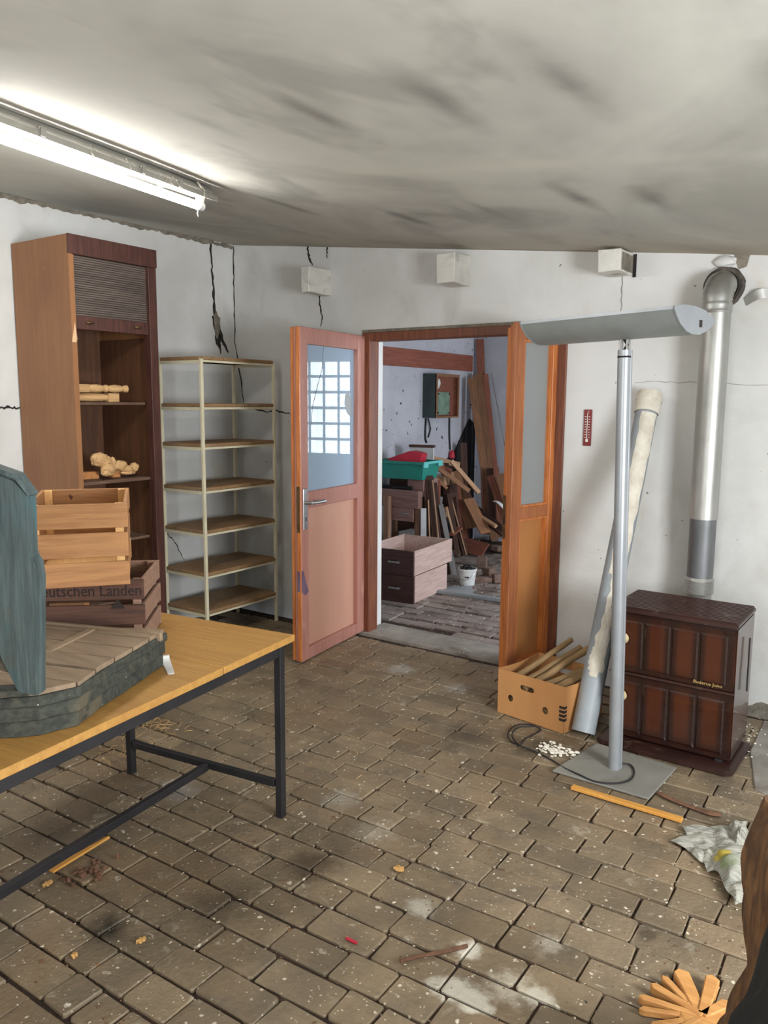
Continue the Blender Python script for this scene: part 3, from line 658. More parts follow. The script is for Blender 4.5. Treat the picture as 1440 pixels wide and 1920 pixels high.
for zz in (0.25, 1.65):
    b = B(); b.lathe([(0.009, 0), (0.009, 0.11)], 10, M.Translation((-0.006, 0.002, zz))); b.out('hinge', m_brass, d1, smooth=True)

d2 = thing('door_2', 'narrow orange pine door leaf with frosted glass beside the thermometer', None, (-1.735, 4.198, 0.008), math.atan2(-0.974, -0.2266), kind='structure')
W2 = 0.371
b = B(); b.box(0, 0.04, -0.045, 0, 0, HD); b.out('stile', m_doorO, d2, bev=0.003)
b = B(); b.box(0.292, W2, -0.025, 0, 0, HD); b.out('stile', m_doorO2, d2, bev=0.003)
for z0, z1 in ((0, 0.10), (0.908, 0.972), (1.868, HD)):
    b = B(); b.box(0.04, 0.292, -0.045, -0.002, z0, z1); b.out('rail', m_doorO2, d2, bev=0.003)
b = B(); b.box(0.29, W2 - 0.014, -0.050, -0.025, 0, HD - 0.012); b.box(0.29, W2 - 0.028, -0.080, -0.050, 0, HD - 0.024); b.out('rebated_edge', m_doorO, d2, bev=0.002)
b = B(); b.box(0.0, 0.29, -0.072, -0.045, 0.0, HD); b.out('back_lining', m_doorO2, d2)
b = B(); b.box(0.04, 0.292, -0.040, -0.034, 0.095, 0.912); b.out('panel', m_panelO, d2)
b = B(); b.box(0.035, 0.296, -0.030, -0.026, 0.97, 1.87); b.out('glass_pane', m_paneR, d2)
b = B(); ring(b, 0.04, 0.292, 0.972, 1.868, -0.026, -0.008, 0.054, 0.278, 0.984, 1.856); b.out('glazing_bead', m_doorO, d2)
b = B(); ring(b, 0.04, 0.292, 0.10, 0.908, -0.034, -0.006, 0.052, 0.28, 0.112, 0.896); b.out('panel_bead', m_doorO, d2)
b = B(); b.box(W2 - 0.030, W2 - 0.022, -0.076, -0.054, 0.80, 1.04); b.out('strike_plate', m_brass, d2, bev=0.001)
b = B(); b.box(W2 - 0.026, W2 - 0.021, -0.070, -0.060, 0.88, 0.93); b.out('strike_slot', m_crack, d2)

# ------------------------------------------------------------------ fluorescent lamp
p0 = V((-2.485, 1.46, 0)); p1 = V((-2.716, 2.513, 0)); dv = (p1 - p0).normalized()
pA = p1 - dv * 1.32
rz = math.atan2(dv.y, dv.x)
fl = thing('fluorescent_lamp', 'dusty bare fluorescent tube lamp glowing under the sloping ceiling', 'ceiling lamp', (p1.x, p1.y, ceil_z(p1.x)), rz)
sl = (ceil_z(pA.x) - ceil_z(p1.x)) / 1.32
fl.rotation_euler = (0.11, math.atan(sl), rz)
tl = math.atan(0.1138 * -1)
b = B(); b.prism([(-0.03, -0.004), (-0.045, -0.022), (-0.035, -0.05), (0.035, -0.05), (0.045, -0.022), (0.03, -0.004)], -1.36, 0.02, 'yz'); b.out('housing', m_tin, fl, bev=0.003)
b = B(); b.box(-1.37, 0.05, -0.055, -0.048, -0.055, -0.035); b.box(-1.37, 0.05, 0.048, 0.052, -0.03, -0.022); b.out('housing_lip', m_tin, fl)
b = B(); b.tube([(-1.29, 0.0, -0.085), (-0.01, 0.0, -0.085)], 0.017, 16, True); tb = b.out('tube', m_tube, fl, smooth=True)
for x in (-1.30, -0.005):
    b = B(); b.tube([(x - 0.012, 0, -0.085), (x + 0.018, 0, -0.085)], 0.019, 16); b.box(x - 0.01, x + 0.014, -0.014, 0.014, -0.085, -0.045); b.out('tube_holder', m_white, fl, smooth=True)
for x in (-0.45, -0.22, -0.95):
    b = B(); b.box(x - 0.012, x + 0.012, -0.058, 0.05, -0.052, -0.040); b.box(x - 0.01, x + 0.01, -0.062, -0.05, -0.052, -0.022); b.out('clip', m_tin, fl)
b = B(); b.tube([(-0.10, -0.05, -0.005), (-0.06, -0.06, -0.03), (-0.05, -0.055, -0.06), (-0.02, -0.04, -0.05), (0.04, -0.05, -0.045)], 0.0045, 6); b.out('wire', m_web, fl, smooth=True)
b = B(); b.tube([(-0.012, 0.0, -0.10), (-0.012, 0.004, -0.118), (-0.010, 0.0, -0.13)], [0.002, 0.003, 0.001], 6)
for k in range(14):
    x = random.uniform(-1.1, -0.05); y = random.uniform(-0.06, -0.04)
    b.tube([(x, y, -0.02), (x + random.uniform(-0.04, 0.04), y - 0.01, -0.05), (x + random.uniform(-0.03, 0.06), y - 0.004, -0.06)], 0.0012, 4)
tag(b.out('cobweb', m_web, fl), kind='stuff')

# ------------------------------------------------------------------ roller shutter cabinet
CXB, CYB, CD, CW, CH = -4.24, 2.527, 0.51, 0.562, 2.39
cab = thing('roller_cabinet', 'tall brown roller shutter cabinet half open against the left wall', 'cabinet', (CXB, CYB, 0))
def cpart(name, mat, *bx, parent=None, bev=0.002):
    b = B()
    for q in bx: b.box(*q)
    return b.out(name, mat, parent or cab, bev=bev)
cpart('side_panel', m_cab, (0, CD, 0, 0.022, 0, CH))
cpart('side_panel', m_cab, (0, CD, CW - 0.022, CW, 0, CH - 0.02))
cpart('back_panel', m_cabI, (0.0, 0.008, 0.022, CW - 0.022, 0.08, CH - 0.02))
cpart('top_panel', m_cabD, (0, CD, 0.022, CW - 0.022, CH - 0.02, CH))
cpart('fascia', m_cabD, (CD + 0.0006, CD + 0.012, -0.002, CW, 2.292, CH), (CD - 0.028, CD + 0.0006, 0.0225, CW - 0.0225, 2.292, CH - 0.021), bev=0.0)
cpart('stile', m_cabD, (CD - 0.05, CD + 0.004, CW - 0.055, CW, 0.08, 2.292))
cpart('stile', m_cab, (CD + 0.0005, CD + 0.005, 0.0, 0.03, 0.0, 2.29), (CD - 0.03, CD + 0.0005, 0.0225, 0.03, 0.0, 2.29), bev=0.0)
cpart('plinth', m_cabD, (0.02, CD - 0.02, 0.022, CW - 0.022, 0, 0.08))
b = B(); nz = 26
for k in range(nz):
    z0 = 1.985 + (2.292 - 1.985) * k / nz; z1 = 1.985 + (2.292 - 1.985) * (k + 1) / nz
    b.prism([(CD - 0.03, z0), (CD - 0.021, z0 + 0.0015), (CD - 0.021, z1 - 0.0015), (CD - 0.03, z1)], 0.03, CW - 0.05, 'xz')
sh = b.out('shutter', m_shut, cab); tag(sh, 'grey brown slatted roller shutter')
rl = cpart('shutter_rail', m_cabD, (CD - 0.032, CD - 0.014, 0.03, CW - 0.05, 1.915, 1.985), parent=cab)
for y in (0.12, 0.43):
    b = B(); b.blob((CD - 0.006, y, 1.952), (0.012, 0.026, 0.008), 0, 1, 2); b.out('handle', m_brass, rl, smooth=True)
cpart('shelf', m_shelfI, (0.01, CD - 0.06, 0.022, CW - 0.056, 1.518, 1.533))
o = cpart('shelf', m_shelfI, (0.01, CD - 0.035, 0.022, CW - 0.056, -0.018, 0.0)); o.location = (0, 0, 1.112); o.rotation_euler = (0, R_(1.5), 0)
for z in (0.75, 0.40): cpart('shelf', m_shelfI, (0.01, CD - 0.06, 0.022, CW - 0.056, z - 0.016, z))
cpart('guide_strip', m_cabI, (0.0, CD - 0.06, CW - 0.03, CW - 0.022, 0.08, 1.9))
b = B(); b.add([(CD + 0.0055, 0.0, 1.85), (CD + 0.0055, 0.022, 1.95), (CD + 0.012, 0.028, 1.86), (CD + 0.02, 0.016, 1.842), (CD + 0.006, 0.002, 1.842)], [(0, 4, 3, 2, 1)]); b.out('paper_tag', m_paper, cab)
# turned balusters on the upper shelf
def baluster(loc, rot, label, k=1.0):
    t = thing('turned_baluster', label, 'baluster', loc, rot)
    prof = [(0.0, 0.001), (0.013, 0.10), (0.017, 0.105), (0.021, 0.13), (0.024, 0.16), (0.019, 0.195), (0.015, 0.205), (0.021, 0.213), (0.021, 0.228), (0.015, 0.236), (0.019, 0.25), (0.023, 0.275), (0.019, 0.31), (0.014, 0.325), (0.020, 0.332), (0.021, 0.352), (0.012, 0.356)]
    b = B(); b.lathe([(max(r, 0.012), z) for r, z in prof], 16, M.Translation((0, 0, 0.0225)) @ M.Rotation(PI / 2, 4, 'Y')); b.out('turned_shaft', m_raw, t, smooth=True)
    b = B(); b.box(0.0, 0.115, -0.0225, 0.0225, 0.0, 0.045); b.out('square_end', m_raw, t, bev=0.003)
    return t
sz = 1.534
baluster((CXB + 0.39, CYB + 0.047, sz + 0.052), R_(84), 'turned limewood baluster lying on top of the others in the cabinet')
t = thing('spindle_blank', 'thick square-ended wooden spindle blank under the turned baluster', 'spindle', (CXB + 0.385, CYB + 0.36, sz), R_(-92))
b = B(); b.box(0.0, 0.07, -0.026, 0.026, 0, 0.05); b.out('square_end', m_raw, t, bev=0.003)
b = B(); b.lathe([(0.017, 0.068), (0.022, 0.10), (0.025, 0.18), (0.022, 0.25), (0.017, 0.31)], 16, M.Translation((0, 0, 0.026)) @ M.Rotation(PI / 2, 4, 'Y')); b.out('round_shaft', m_raw, t, smooth=True)
t = thing('spindle_blank', 'wooden spindle blank lying at the back of the upper cabinet shelf', 'spindle', (CXB + 0.32, CYB + 0.37, sz), R_(-90))
b = B(); b.box(0.0, 0.09, -0.024, 0.024, 0, 0.048); b.out('square_end', m_raw, t, bev=0.003)
b = B(); b.lathe([(0.017, 0.085), (0.022, 0.12), (0.023, 0.28), (0.017, 0.33)], 14, M.Translation((0, 0, 0.024)) @ M.Rotation(PI / 2, 4, 'Y')); b.out('round_shaft', m_raw, t, smooth=True)
# carved ornaments on the lower shelf
def sh_z(x): return 1.1135 - (x - CXB) * math.tan(R_(1.5))
def carved(name, parts, mat, label, seed):
    b = B()
    for i, (c, r) in enumerate(parts): b.blob(c, r, 0.28, 2.6, 3, seed + i)
    return tag(b.out(name, mat, smooth=True), label, 'carving')
def cpt(px, py, X=-3.83): return atx(px, py, X)
o1 = cpt(196, 875); zs = sh_z(-3.83)
carved('carved_ornament', [(cpt(186, 862), (0.03, 0.055, 0.04)), (cpt(196, 866), (0.03, 0.05, 0.032)), (cpt(203, 880, -3.80), (0.022, 0.045, 0.034)), (cpt(211, 868), (0.02, 0.018, 0.035)), (cpt(199, 886, -3.79), (0.02, 0.032, 0.022))], m_raw, 'carved limewood head with a leafy collar on the lower cabinet shelf', 3)
carved('carved_ornament', [(cpt(224, 873), (0.03, 0.05, 0.030)), (cpt(238, 880), (0.03, 0.045, 0.024)), (cpt(251, 876), (0.024, 0.028, 0.026)), (cpt(240, 886), (0.03, 0.05, 0.014))], m_raw, 'carved limewood scroll fragment with a curled end in the cabinet', 21)
def zblock(px0, px1, X, h, d, label, mat=m_raw2):
    a = cpt(px0, 885, X); c = cpt(px1, 885, X); b = B(); b.box(X - d, X, a.y, c.y, 0, h)
    o = b.out('wood_block', mat, bev=0.002); o.location = (0, 0, sh_z(X)); return tag(o, label, 'wood block')
zblock(146, 186, -3.86, 0.042, 0.06, 'flat pine offcut lying behind the carved head in the cabinet')
zblock(211, 226, -3.845, 0.045, 0.05, 'small pine block wedged between the two carvings')

# ------------------------------------------------------------------ metal shelf unit
SX0, SX1, SY0, SY1 = -4.105, -3.705, 3.391, 4.06
su = thing('shelf_unit', 'cream metal shelf unit with seven dusty chipboard shelves in the corner', 'shelf', (SX0, SY0, 0))
sw, sd = SX1 - SX0, SY1 - SY0
for x in (0, sw):
    for y in (0, sd):
        sx = 1 if x == 0 else -1; sy = 1 if y == 0 else -1
        b = B(); b.box(min(x, x + sx * 0.02), max(x, x + sx * 0.02), min(y, y + sy * 0.02), max(y, y + sy * 0.02), 0, 1.80); b.out('post', m_cream, su, bev=0.002)
for i, z in enumerate((1.793, 1.505, 1.257, 0.982, 0.711, 0.437, 0.189)):
    e = 0.012 if i else 0.004
    b = B(); b.box(0.021, sw - 0.001, 0.021, sd - 0.021, z, z + 0.022); b.box(0.021, sw - 0.021, 0.002, sd - 0.002, z, z + 0.0215)
    b.out('shelf_board', m_chip, su, bev=0.003)
    b = B(); b.box(0.021, sw - 0.021, 0.001, 0.007, z - 0.020, z - 0.001); b.out('cross_rail', m_cream, su)
    b = B(); b.box(0.021, sw - 0.021, sd - 0.007, sd - 0.001, z - 0.020, z - 0.001); b.out('cross_rail', m_cream, su)
    b = B(); b.box(sw - 0.007, sw - 0.001, 0.021, sd - 0.021, z - 0.014, z - 0.001); b.out('front_rail', m_cream, su)

# ------------------------------------------------------------------ table
TH = R_(7.3); ZT = 0.70
tb_ = thing('extending_table', 'long extending table with yellow veneer top and black steel frame', 'table', (-1.857, 2.123, 0), TH)
LT = 1.75; WTB = 0.84
def tpart(name, mat, *bx, bev=0.002, parent=None):
    b = B()
    for q in bx: b.box(*q)
    return b.out(name, mat, parent or tb_, bev=bev)
tpart('top_panel', m_top, (-WTB, 0, -0.408, 0, ZT - 0.024, ZT))
tpart('top_panel', m_top, (-WTB, 0, -1.30, -0.411, ZT - 0.025, ZT - 0.001))
tpart('top_panel', m_top, (-WTB, 0, -LT, -1.303, ZT - 0.024, ZT))
for x in (-WTB + 0.045, -0.045):
    tpart('side_rail', m_black, (x - 0.015, x + 0.015, -LT + 0.06, -0.03, ZT - 0.074, ZT - 0.024))
for y in (-0.045, -LT + 0.045): tpart('end_rail', m_black, (-WTB + 0.06, -0.06, y - 0.015, y + 0.015, ZT - 0.074, ZT - 0.024))
for x in (-WTB + 0.045, -0.04):
    for y in (-0.045, -LT + 0.045):
        tpart('leg', m_black, (x - 0.0145, x + 0.0145, y - 0.0145, y + 0.0145, 0, ZT - 0.0245))
for y in (-0.05, -LT + 0.05): tpart('foot_rail', m_black, (-WTB + 0.065, -0.06, y - 0.011, y + 0.011, 0.118, 0.146))
tpart('stretcher', m_black, (-0.392, -0.367, -LT + 0.06, -0.062, 0.114, 0.143))
m_strip = surf('bright_strip', ((226, 226, 222), (212, 212, 208), 8.0, (1, 1, 1)), rough=0.3, metal=0.2)
# short metal strip on the table
p, q = gz(310, 1236, ZT), gz(321, 1264, ZT)
mx, ln = board_mx((p.x, p.y, ZT + 0.0012), (q.x, q.y, ZT + 0.0012), (0, 0, 1))
b = B(); b.prism([(0, -0.014), (ln * 0.3, -0.013), (ln, -0.010), (ln + 0.004, 0), (ln, 0.010), (ln * 0.3, 0.013), (0, 0.014)], -0.0008, 0.001); b.prism([(-0.004, -0.013), (0.004, -0.013), (0.004, 0.013), (-0.004, 0.013)], 0, 0.012)
o = b.out('metal_strip', m_strip); o.matrix_world = mx; tag(o, 'shiny bent metal strip lying on the yellow table top', 'metal strip')

# ------------------------------------------------------------------ wooden crates on the table
def crate(name, loc, rz, w_, d_, h_, mat, mate, matp, label, nsl, gap, front_text=None, matf=None):
    t = thing(name, label, 'crate', loc, rz)     # origin: front right bottom corner, x to the right, y to the rear
    th = 0.011; sl = (h_ - gap * (nsl - 1)) / nsl
    fronts = []
    for i in range(nsl):
        z0 = i * (sl + gap); j = random.uniform(-0.002, 0.002)
        b = B(); b.box(-w_, 0.002 + j, 0, th, z0, z0 + sl); fronts.append(b.out('front_slat', matf or mat, t, bev=0.0015))
        b = B(); b.box(-w_, 0.002 + j, d_ - th, d_, z0, z0 + sl); b.out('rear_slat', mat, t, bev=0.0015)
        for x in (-w_ + 0.0005, -th):
            b = B(); b.box(x, x + th, th + 0.003, d_ - th - 0.003, z0, z0 + sl); b.out('side_slat', mate, t, bev=0.0015)
    for x in (-w_ + th + 0.001, -th - 0.027):
        for y in (th + 0.001, d_ - th - 0.023):
            b = B(); b.box(x, x + 0.026, y, y + 0.022, 0.012, h_ - 0.001); b.out('corner_post', matp, t, bev=0.0015)
    for k in range(4):
        y = th + 0.005 + k * (d_ - 2 * th) / 4
        b = B(); b.box(-w_ + th + 0.002, -th - 0.002, y, y + (d_ - 2 * th) / 4 - 0.008, 0.001, 0.011); b.out('bottom_slat', matp, t)
    return t, fronts
zcr = ZT + 0.002
lowrz = math.atan2(0.80, 0.60)
lowFR = V((-2.155, 1.688, zcr)); dl = V((-0.66, 0.75, 0)).normalized()
lowrz = math.atan2(-dl.x, dl.y)
lc, fr = crate('wooden_crate', lowFR, lowrz, 0.44, 0.33, 0.245, m_crateB, m_crateB, m_crateB, 'old dark slatted crate with printed lettering under the pine crate', 3, 0.018, matf=m_crateBd)
tx = text_mesh('lettering', 'aus deutschen Landen', 0.056, m_ink, fr[2], M.Translation((-0.432, -0.0008, 0.190)) @ M.Rotation(PI / 2, 4, 'X') @ M.Scale(0.86, 4, V((1, 0, 0))))
b = B(); b.prism([(-0.11, 0.145), (-0.06, 0.145), (-0.085, 0.178)], -0.0006, 0.001, 'xz'); b.out('triangle_mark', m_ink, fr[1])
for xx, ww in ((-0.40, 0.06), (-0.31, 0.09), (-0.20, 0.05)):
    b = B(); b.box(xx, xx + ww, -0.0006, 0.001, 0.063, 0.073); b.out('small_print', m_ink, fr[0])
b = B(); b.box(-0.055, -0.025, -0.0008, 0.001, 0.062, 0.074); b.out('paper_label', m_tealL, fr[0])
d_up = V((-0.785, 0.62, 0)).normalized()
uc, fr = crate('wooden_crate', V((-2.120, 1.608, zcr + 0.248)), math.atan2(-d_up.x, d_up.y), 0.305, 0.47, 0.268, m_crateA, m_crateA, m_crateE, 'honey coloured pine crate stacked on top of the dark crate', 3, 0.016)

# ------------------------------------------------------------------ green painted seat fragment on the table
gs = thing('green_wooden_relic', 'weathered green painted wooden relic with dusty plank base and upright board', 'wooden relic', (-1.78, 1.15, ZT))
o0 = V((-1.78, 1.15, 0))
outl = [(-1.965, 1.625), (-1.885, 1.44), (-1.82, 1.28), (-1.762, 1.17), (-1.79, 1.07), (-1.87, 0.98), (-2.0, 0.88), (-2.40, 0.86), (-2.42, 1.37)]
def loc2(pts, inset=0.0):
    c = V((-2.1, 1.2)); r = []
    for x, y in pts:
        p = V((x, y)); p = p + (c - p).normalized() * inset; r.append((p.x - o0.x, p.y - o0.y))
    return r
# layered rim of three rough courses, each set a little differently
for i, (z0, z1, ins) in enumerate(((0.0, 0.042, 0.014), (0.043, 0.082, 0.004), (0.083, 0.110, -0.004))):
    b = B(); pts = loc2(outl, ins); n = len(pts); fine = []
    for k in range(n):
        p, q = V(pts[k]), V(pts[(k + 1) % n])
        for j in range(6):
            s = p.lerp(q, j / 6.0); s += V((NZ.noise(V((s.x * 14, s.y * 14, i))), NZ.noise(V((s.x * 14, s.y * 14, i + 9))))) * 0.006; fine.append((s.x, s.y))
    b.prism(fine, z0, z1); b.out('rim_course', m_greenX, gs, bev=0.003)
# deck planks running along the length
du = V((0.42, 0.14)).normalized(); dn = V((-du.y, du.x))
import itertools
tipl = V((-1.965 - o0.x, 1.625 - o0.y))
poly = [V(p) for p in loc2(outl, 0.008)]
def clip(poly, n, d, keep_less):
    res = []
    for i in range(len(poly)):
        a, c = poly[i], poly[(i + 1) % len(poly)]; fa = a.dot(n) - d; fc = c.dot(n) - d
        if not keep_less: fa, fc = -fa, -fc
        if fa <= 0: res.append(a)
        if (fa < 0) != (fc < 0): res.append(a.lerp(c, fa / (fa - fc)))
    return res
dmin = min(p.dot(dn) for p in poly); dmax = max(p.dot(dn) for p in poly); np_ = 7
for k in range(np_):
    a = dmin + (dmax - dmin) * k / np_; c = dmin + (dmax - dmin) * (k + 1) / np_
    pp = clip(clip(poly, dn, a + 0.004, False), dn, c - 0.004, True)
    if len(pp) < 3: continue
    b = B(); b.prism([(p.x, p.y) for p in pp], 0.108, 0.122 + random.uniform(-0.002, 0.002)); b.out('deck_plank', m_deck, gs, bev=0.0008)
# cross batten across the deck and the rear rim lath
def lbar(x0, y0, x1, y1, wd, z0, z1, nm, mat):
    a = V((x0 - o0.x, y0 - o0.y)); c = V((x1 - o0.x, y1 - o0.y)); t = (c - a).normalized(); n = V((-t.y, t.x)) * wd / 2
    b = B(); b.prism([tuple(a - n), tuple(c - n), tuple(c + n), tuple(a + n)], z0, z1); return b.out(nm, mat, gs, bev=0.002)
pA_, pB_ = gz(172, 1180, 0.823), gz(88, 1222, 0.823)
lbar(pA_.x, pA_.y, pB_.x, pB_.y, 0.028, 0.118, 0.126, 'batten', m_deck)
pA_, pB_ = gz(303, 1187, 0.826), gz(84, 1166, 0.826)
lbar(pA_.x, pA_.y, pB_.x, pB_.y, 0.016, 0.10, 0.128, 'rear_lath', m_deck)
lbar(-1.80, 1.06, -2.05, 0.84, 0.05, 0.119, 0.135, 'foot_ledge', m_greenX)
# upright board: runs from its foot back to the left
fx = gz(78, 1303, 0.823); ux = V((-0.91, -0.41)).normalized()
prof = [(0.0, 0.0), (-0.018, 0.30), (-0.014, 0.335), (0.0, 0.355), (-0.004, 0.50), (0.03, 0.535), (0.11, 0.56), (0.20, 0.575), (0.32, 0.57), (0.42, 0.53), (0.42, 0.30), (0.28, 0.28), (0.17, 0.25), (0.125, 0.18), (0.10, 0.09), (0.055, 0.0)]
um = M(((ux.x, -ux.y, 0, fx.x - o0.x), (ux.y, ux.x, 0, fx.y - o0.y), (0, 0, 1, 0.125), (0, 0, 0, 1)))
b = B(); b.prism(prof, -0.022, 0.014, 'xz', um); b.out('upright_board', m_green, gs, bev=0.005, seg=2)
b = B(); b.prism([(-0.006, 0.50), (0.03, 0.548), (0.11, 0.572), (0.20, 0.588), (0.32, 0.582), (0.32, 0.57), (0.20, 0.575), (0.11, 0.56), (0.03, 0.535), (-0.004, 0.495)], -0.026, 0.018, 'xz', um); b.out('crest', m_green, gs, bev=0.003)
b = B(); b.box(0.30, 0.34, -0.02, 0.012, 0.0, 0.30, um); b.out('rear_strut', m_green, gs, bev=0.003)
b = B(); b.box(0.05, 0.33, -0.018, 0.010, 0.03, 0.075, um @ M.Rotation(R_(-14), 4, 'Y')); b.out('brace', m_greenX, gs, bev=0.003)

# ------------------------------------------------------------------ uplight floor lamp
lp_ = thing('floor_lamp', 'tall grey metal uplight floor lamp with wing shaped head and square base', 'floor lamp', (-0.989, 3.172, 0.004), R_(-1))
b = B(); b.prism([(-0.205, -0.175), (0.20, -0.175), (0.212, 0.165), (-0.15, 0.195)], 0, 0.009); b.out('base_plate', m_plate, lp_, bev=0.002)
ptop = V((-0.036, -0.024, 1.752))
b = B(); b.tube([(0, 0, 0.009), ptop], 0.0255, 24); pole = b.out('pole', m_lamp, lp_, smooth=True)
sd_ = V((0.017, 0.016, 0))
b = B(); b.tube([V((0, 0, 0.009)) + sd_, ptop + sd_], 0.0105, 14); b.out('cable_tube', m_lamp, lp_, smooth=True)
b = B(); b.tube([ptop * 0.985 - V((0, 0, 0.004)), ptop * 0.988 - V((0, 0, 0.002))], 0.0261, 24); b.out('maker_mark', m_ink, pole, smooth=True)
for k in range(4):
    a = PI / 4 + k * PI / 2; c = ptop + V((math.cos(a), math.sin(a), 0)) * 0.02
    b = B(); b.tube([c - V((0, 0, 0.002)), c + V((0, 0, 0.045))], 0.004, 8); b.out('head_rod', m_steel, lp_, smooth=True)
b = B(); b.tube([ptop + V((0.0, 0.0, 0)), ptop + V((0.012, -0.004, 0.02)), ptop + V((-0.004, 0.0, 0.045))], 0.006, 8); b.out('head_cable', m_cable, lp_, smooth=True)
# head: long wing, axis a, cross section in (depth, z)
ha = math.atan2(-0.266, 0.964)
hm = M.Translation(ptop + V((0, 0, 0.042))) @ M.Rotation(ha + R_(1), 4, 'Z') @ M.Rotation(R_(-0.5), 4, 'Y')
sec = [(-0.150, 0.082), (-0.135, 0.060), (-0.105, 0.030), (-0.065, 0.008), (-0.02, -0.002), (0.03, 0.0), (0.085, 0.018), (0.125, 0.042), (0.135, 0.055), (0.12, 0.068), (0.06, 0.088), (-0.02, 0.097), (-0.09, 0.096), (-0.146, 0.088)]
hx0, hx1 = -0.405, 0.29
b = B(); b.prism(sec, hx0, hx1, 'yz', hm); hd = b.out('lamp_head', m_lampH, lp_, smooth=True)
sec2 = [(y * 1.02 - 0.0005, (z - 0.045) * 1.03 + 0.0455) for y, z in sec]
for x in (hx0 - 0.006, hx1):
    b = B(); b.prism(sec2, x, x + 0.006, 'yz', hm); e = b.out('end_cap', m_lamp, hd)
    if x > 0:
        b = B(); b.box(x + 0.0055, x + 0.0068, 0.022, 0.042, 0.026, 0.052, hm); b.out('slot', m_ink, e)
b = B(); b.box(hx0, hx1, -0.1505, -0.1445, 0.078, 0.090, hm); b.out('edge_trim', m_lamp, hd)
# lamp cable curling over the base plate
cp = [(1166, 1431, 0.025), (1182, 1434, 0.02), (1189, 1448, 0.017), (1180, 1463, 0.017), (1150, 1469, 0.017), (1115, 1465, 0.017), (1085, 1452, 0.017), (1058, 1440, 0.012), (1035, 1425, 0.008), (1005, 1410, 0.008), (975, 1398, 0.008), (956, 1388, 0.008), (952, 1375, 0.008), (965, 1361, 0.01), (990, 1358, 0.012), (1012, 1366, 0.012), (1010, 1372, 0.014), (988, 1383, 0.018), (975, 1396, 0.02), (965, 1389, 0.012), (960, 1376, 0.01), (972, 1364, 0.014), (1000, 1362, 0.016)]
pts = [gz(x, y, z) for x, y, z in cp]
def smooth_path(pts, k=5):
    res = []
    for i in range(len(pts) - 1):
        a, b_, c, d = pts[max(i - 1, 0)], pts[i], pts[i + 1], pts[min(i + 2, len(pts) - 1)]
        for j in range(k):
            t = j / k
            res.append(0.5 * ((2 * b_) + (c - a) * t + (2 * a - 5 * b_ + 4 * c - d) * t * t + (3 * b_ - a - 3 * c + d) * t ** 3))
    res.append(pts[-1]); return res
lw = lp_.matrix_basis.inverted()
b = B(); b.tube([lw @ p for p in smooth_path(pts)], 0.0036, 8); b.out('cable', m_cable, lp_, smooth=True)

# ------------------------------------------------------------------ thermometer on the wall
a, c = at(1104, 768, YB - 0.008), at(1099, 836, YB - 0.008)
th = thing('wall_thermometer', 'small dark red wall thermometer with white scale', 'thermometer', ((a.x + c.x) / 2, YB - 0.001, c.z))
hh = a.z - c.z
b = B(); b.box(-0.022, 0.022, -0.009, 0, 0, hh); b.out('back_board', m_therm, th, bev=0.002)
b = B(); b.tube([(-0.001, -0.011, 0.022), (-0.001, -0.011, hh - 0.02)], 0.002, 8); b.out('glass_tube', m_mark, th, smooth=True)
b = B(); b.box(-0.008, 0.006, -0.0098, -0.008, 0.022, 0.038); b.out('bulb_guard', m_mark, th)
for i in range(9):
    z = 0.045 + i * (hh - 0.085) / 8
    b = B(); b.box(-0.016, -0.007, -0.0096, -0.008, z, z + 0.0035); b.box(0.005, 0.014, -0.0096, -0.008, z, z + 0.0035); b.out('scale_mark', m_mark, th)
text_mesh('scale_letter', 'C', 0.016, m_mark, th, M.Translation((-0.002, -0.0094, hh - 0.018)) @ M.Rotation(PI / 2, 4, 'X'))

# ------------------------------------------------------------------ leaning plastic pipe
pb = gz(1100, 1374, 0.0); pb = V((-1.232, 3.452, 0.012)); pt = at(1219, 738, YB - 0.072)
pt = V((pt.x, YB - 0.072, pt.z))
mx, ln = board_mx(pb, pt, (0, -1, 0))
pp = bpy.data.objects.new('plastic_pipe', None); C.objects.link(pp); pp.matrix_world = mx
tag(pp, 'grey plastic pipe smeared with plaster leaning against the wall behind the lamp', 'pipe')
def hollow(b, r, x0, x1, th_=0.004, n=28):
    pr = [(r, x0), (r, x1), (r - th_, x1), (r - th_, x0)]
    vs = [(z, rr * math.cos(2 * PI * k / n), rr * math.sin(2 * PI * k / n)) for rr, z in pr for k in range(n)]
    b.add(vs, [(i * n + k, i * n + (k + 1) % n, ((i + 1) % 4) * n + (k + 1) % n, ((i + 1) % 4) * n + k) for i in range(4) for k in range(n)])
b = B(); hollow(b, 0.055, 0, ln - 0.10); b.out('pipe_body', m_pvc, pp, smooth=True)
b = B(); hollow(b, 0.062, ln - 0.11, ln); hollow(b, 0.066, ln - 0.045, ln - 0.02); b.out('pipe_socket', m_plaster, pp, smooth=True)
def pipe_patch(x0, x1, a0, a1, seed, lift=0.0018, thick=0.003):
    """plaster smear hugging the pipe between two ragged angles"""
    b = B(); nx, na = 46, 12; vs = []; fs = []
    for i in range(nx + 1):
        x = x0 + (x1 - x0) * i / nx; t = i / nx
        lo = a0(t) + 0.22 * NZ.noise(V((t * 11, seed, 0))); hi = a1(t) + 0.22 * NZ.noise(V((t * 11, seed + 5, 0)))
        for j in range(na + 1):
            an = lo + (hi - lo) * j / na; rr = 0.055 + 0.0005 + (lift + thick * abs(NZ.noise(V((x * 30, an * 6, seed))))) * math.sin(PI * min(max(j / na, 0.02), 0.98)) ** 0.5
            vs.append((x, -rr * math.sin(an), rr * math.cos(an)))
    for i in range(nx):
        for j in range(na):
            q = i * (na + 1) + j; fs.append((q, q + 1, q + na + 2, q + na + 1))
    b.add(vs, fs); return b.out('plaster_smear', m_plaster, pp, smooth=True)
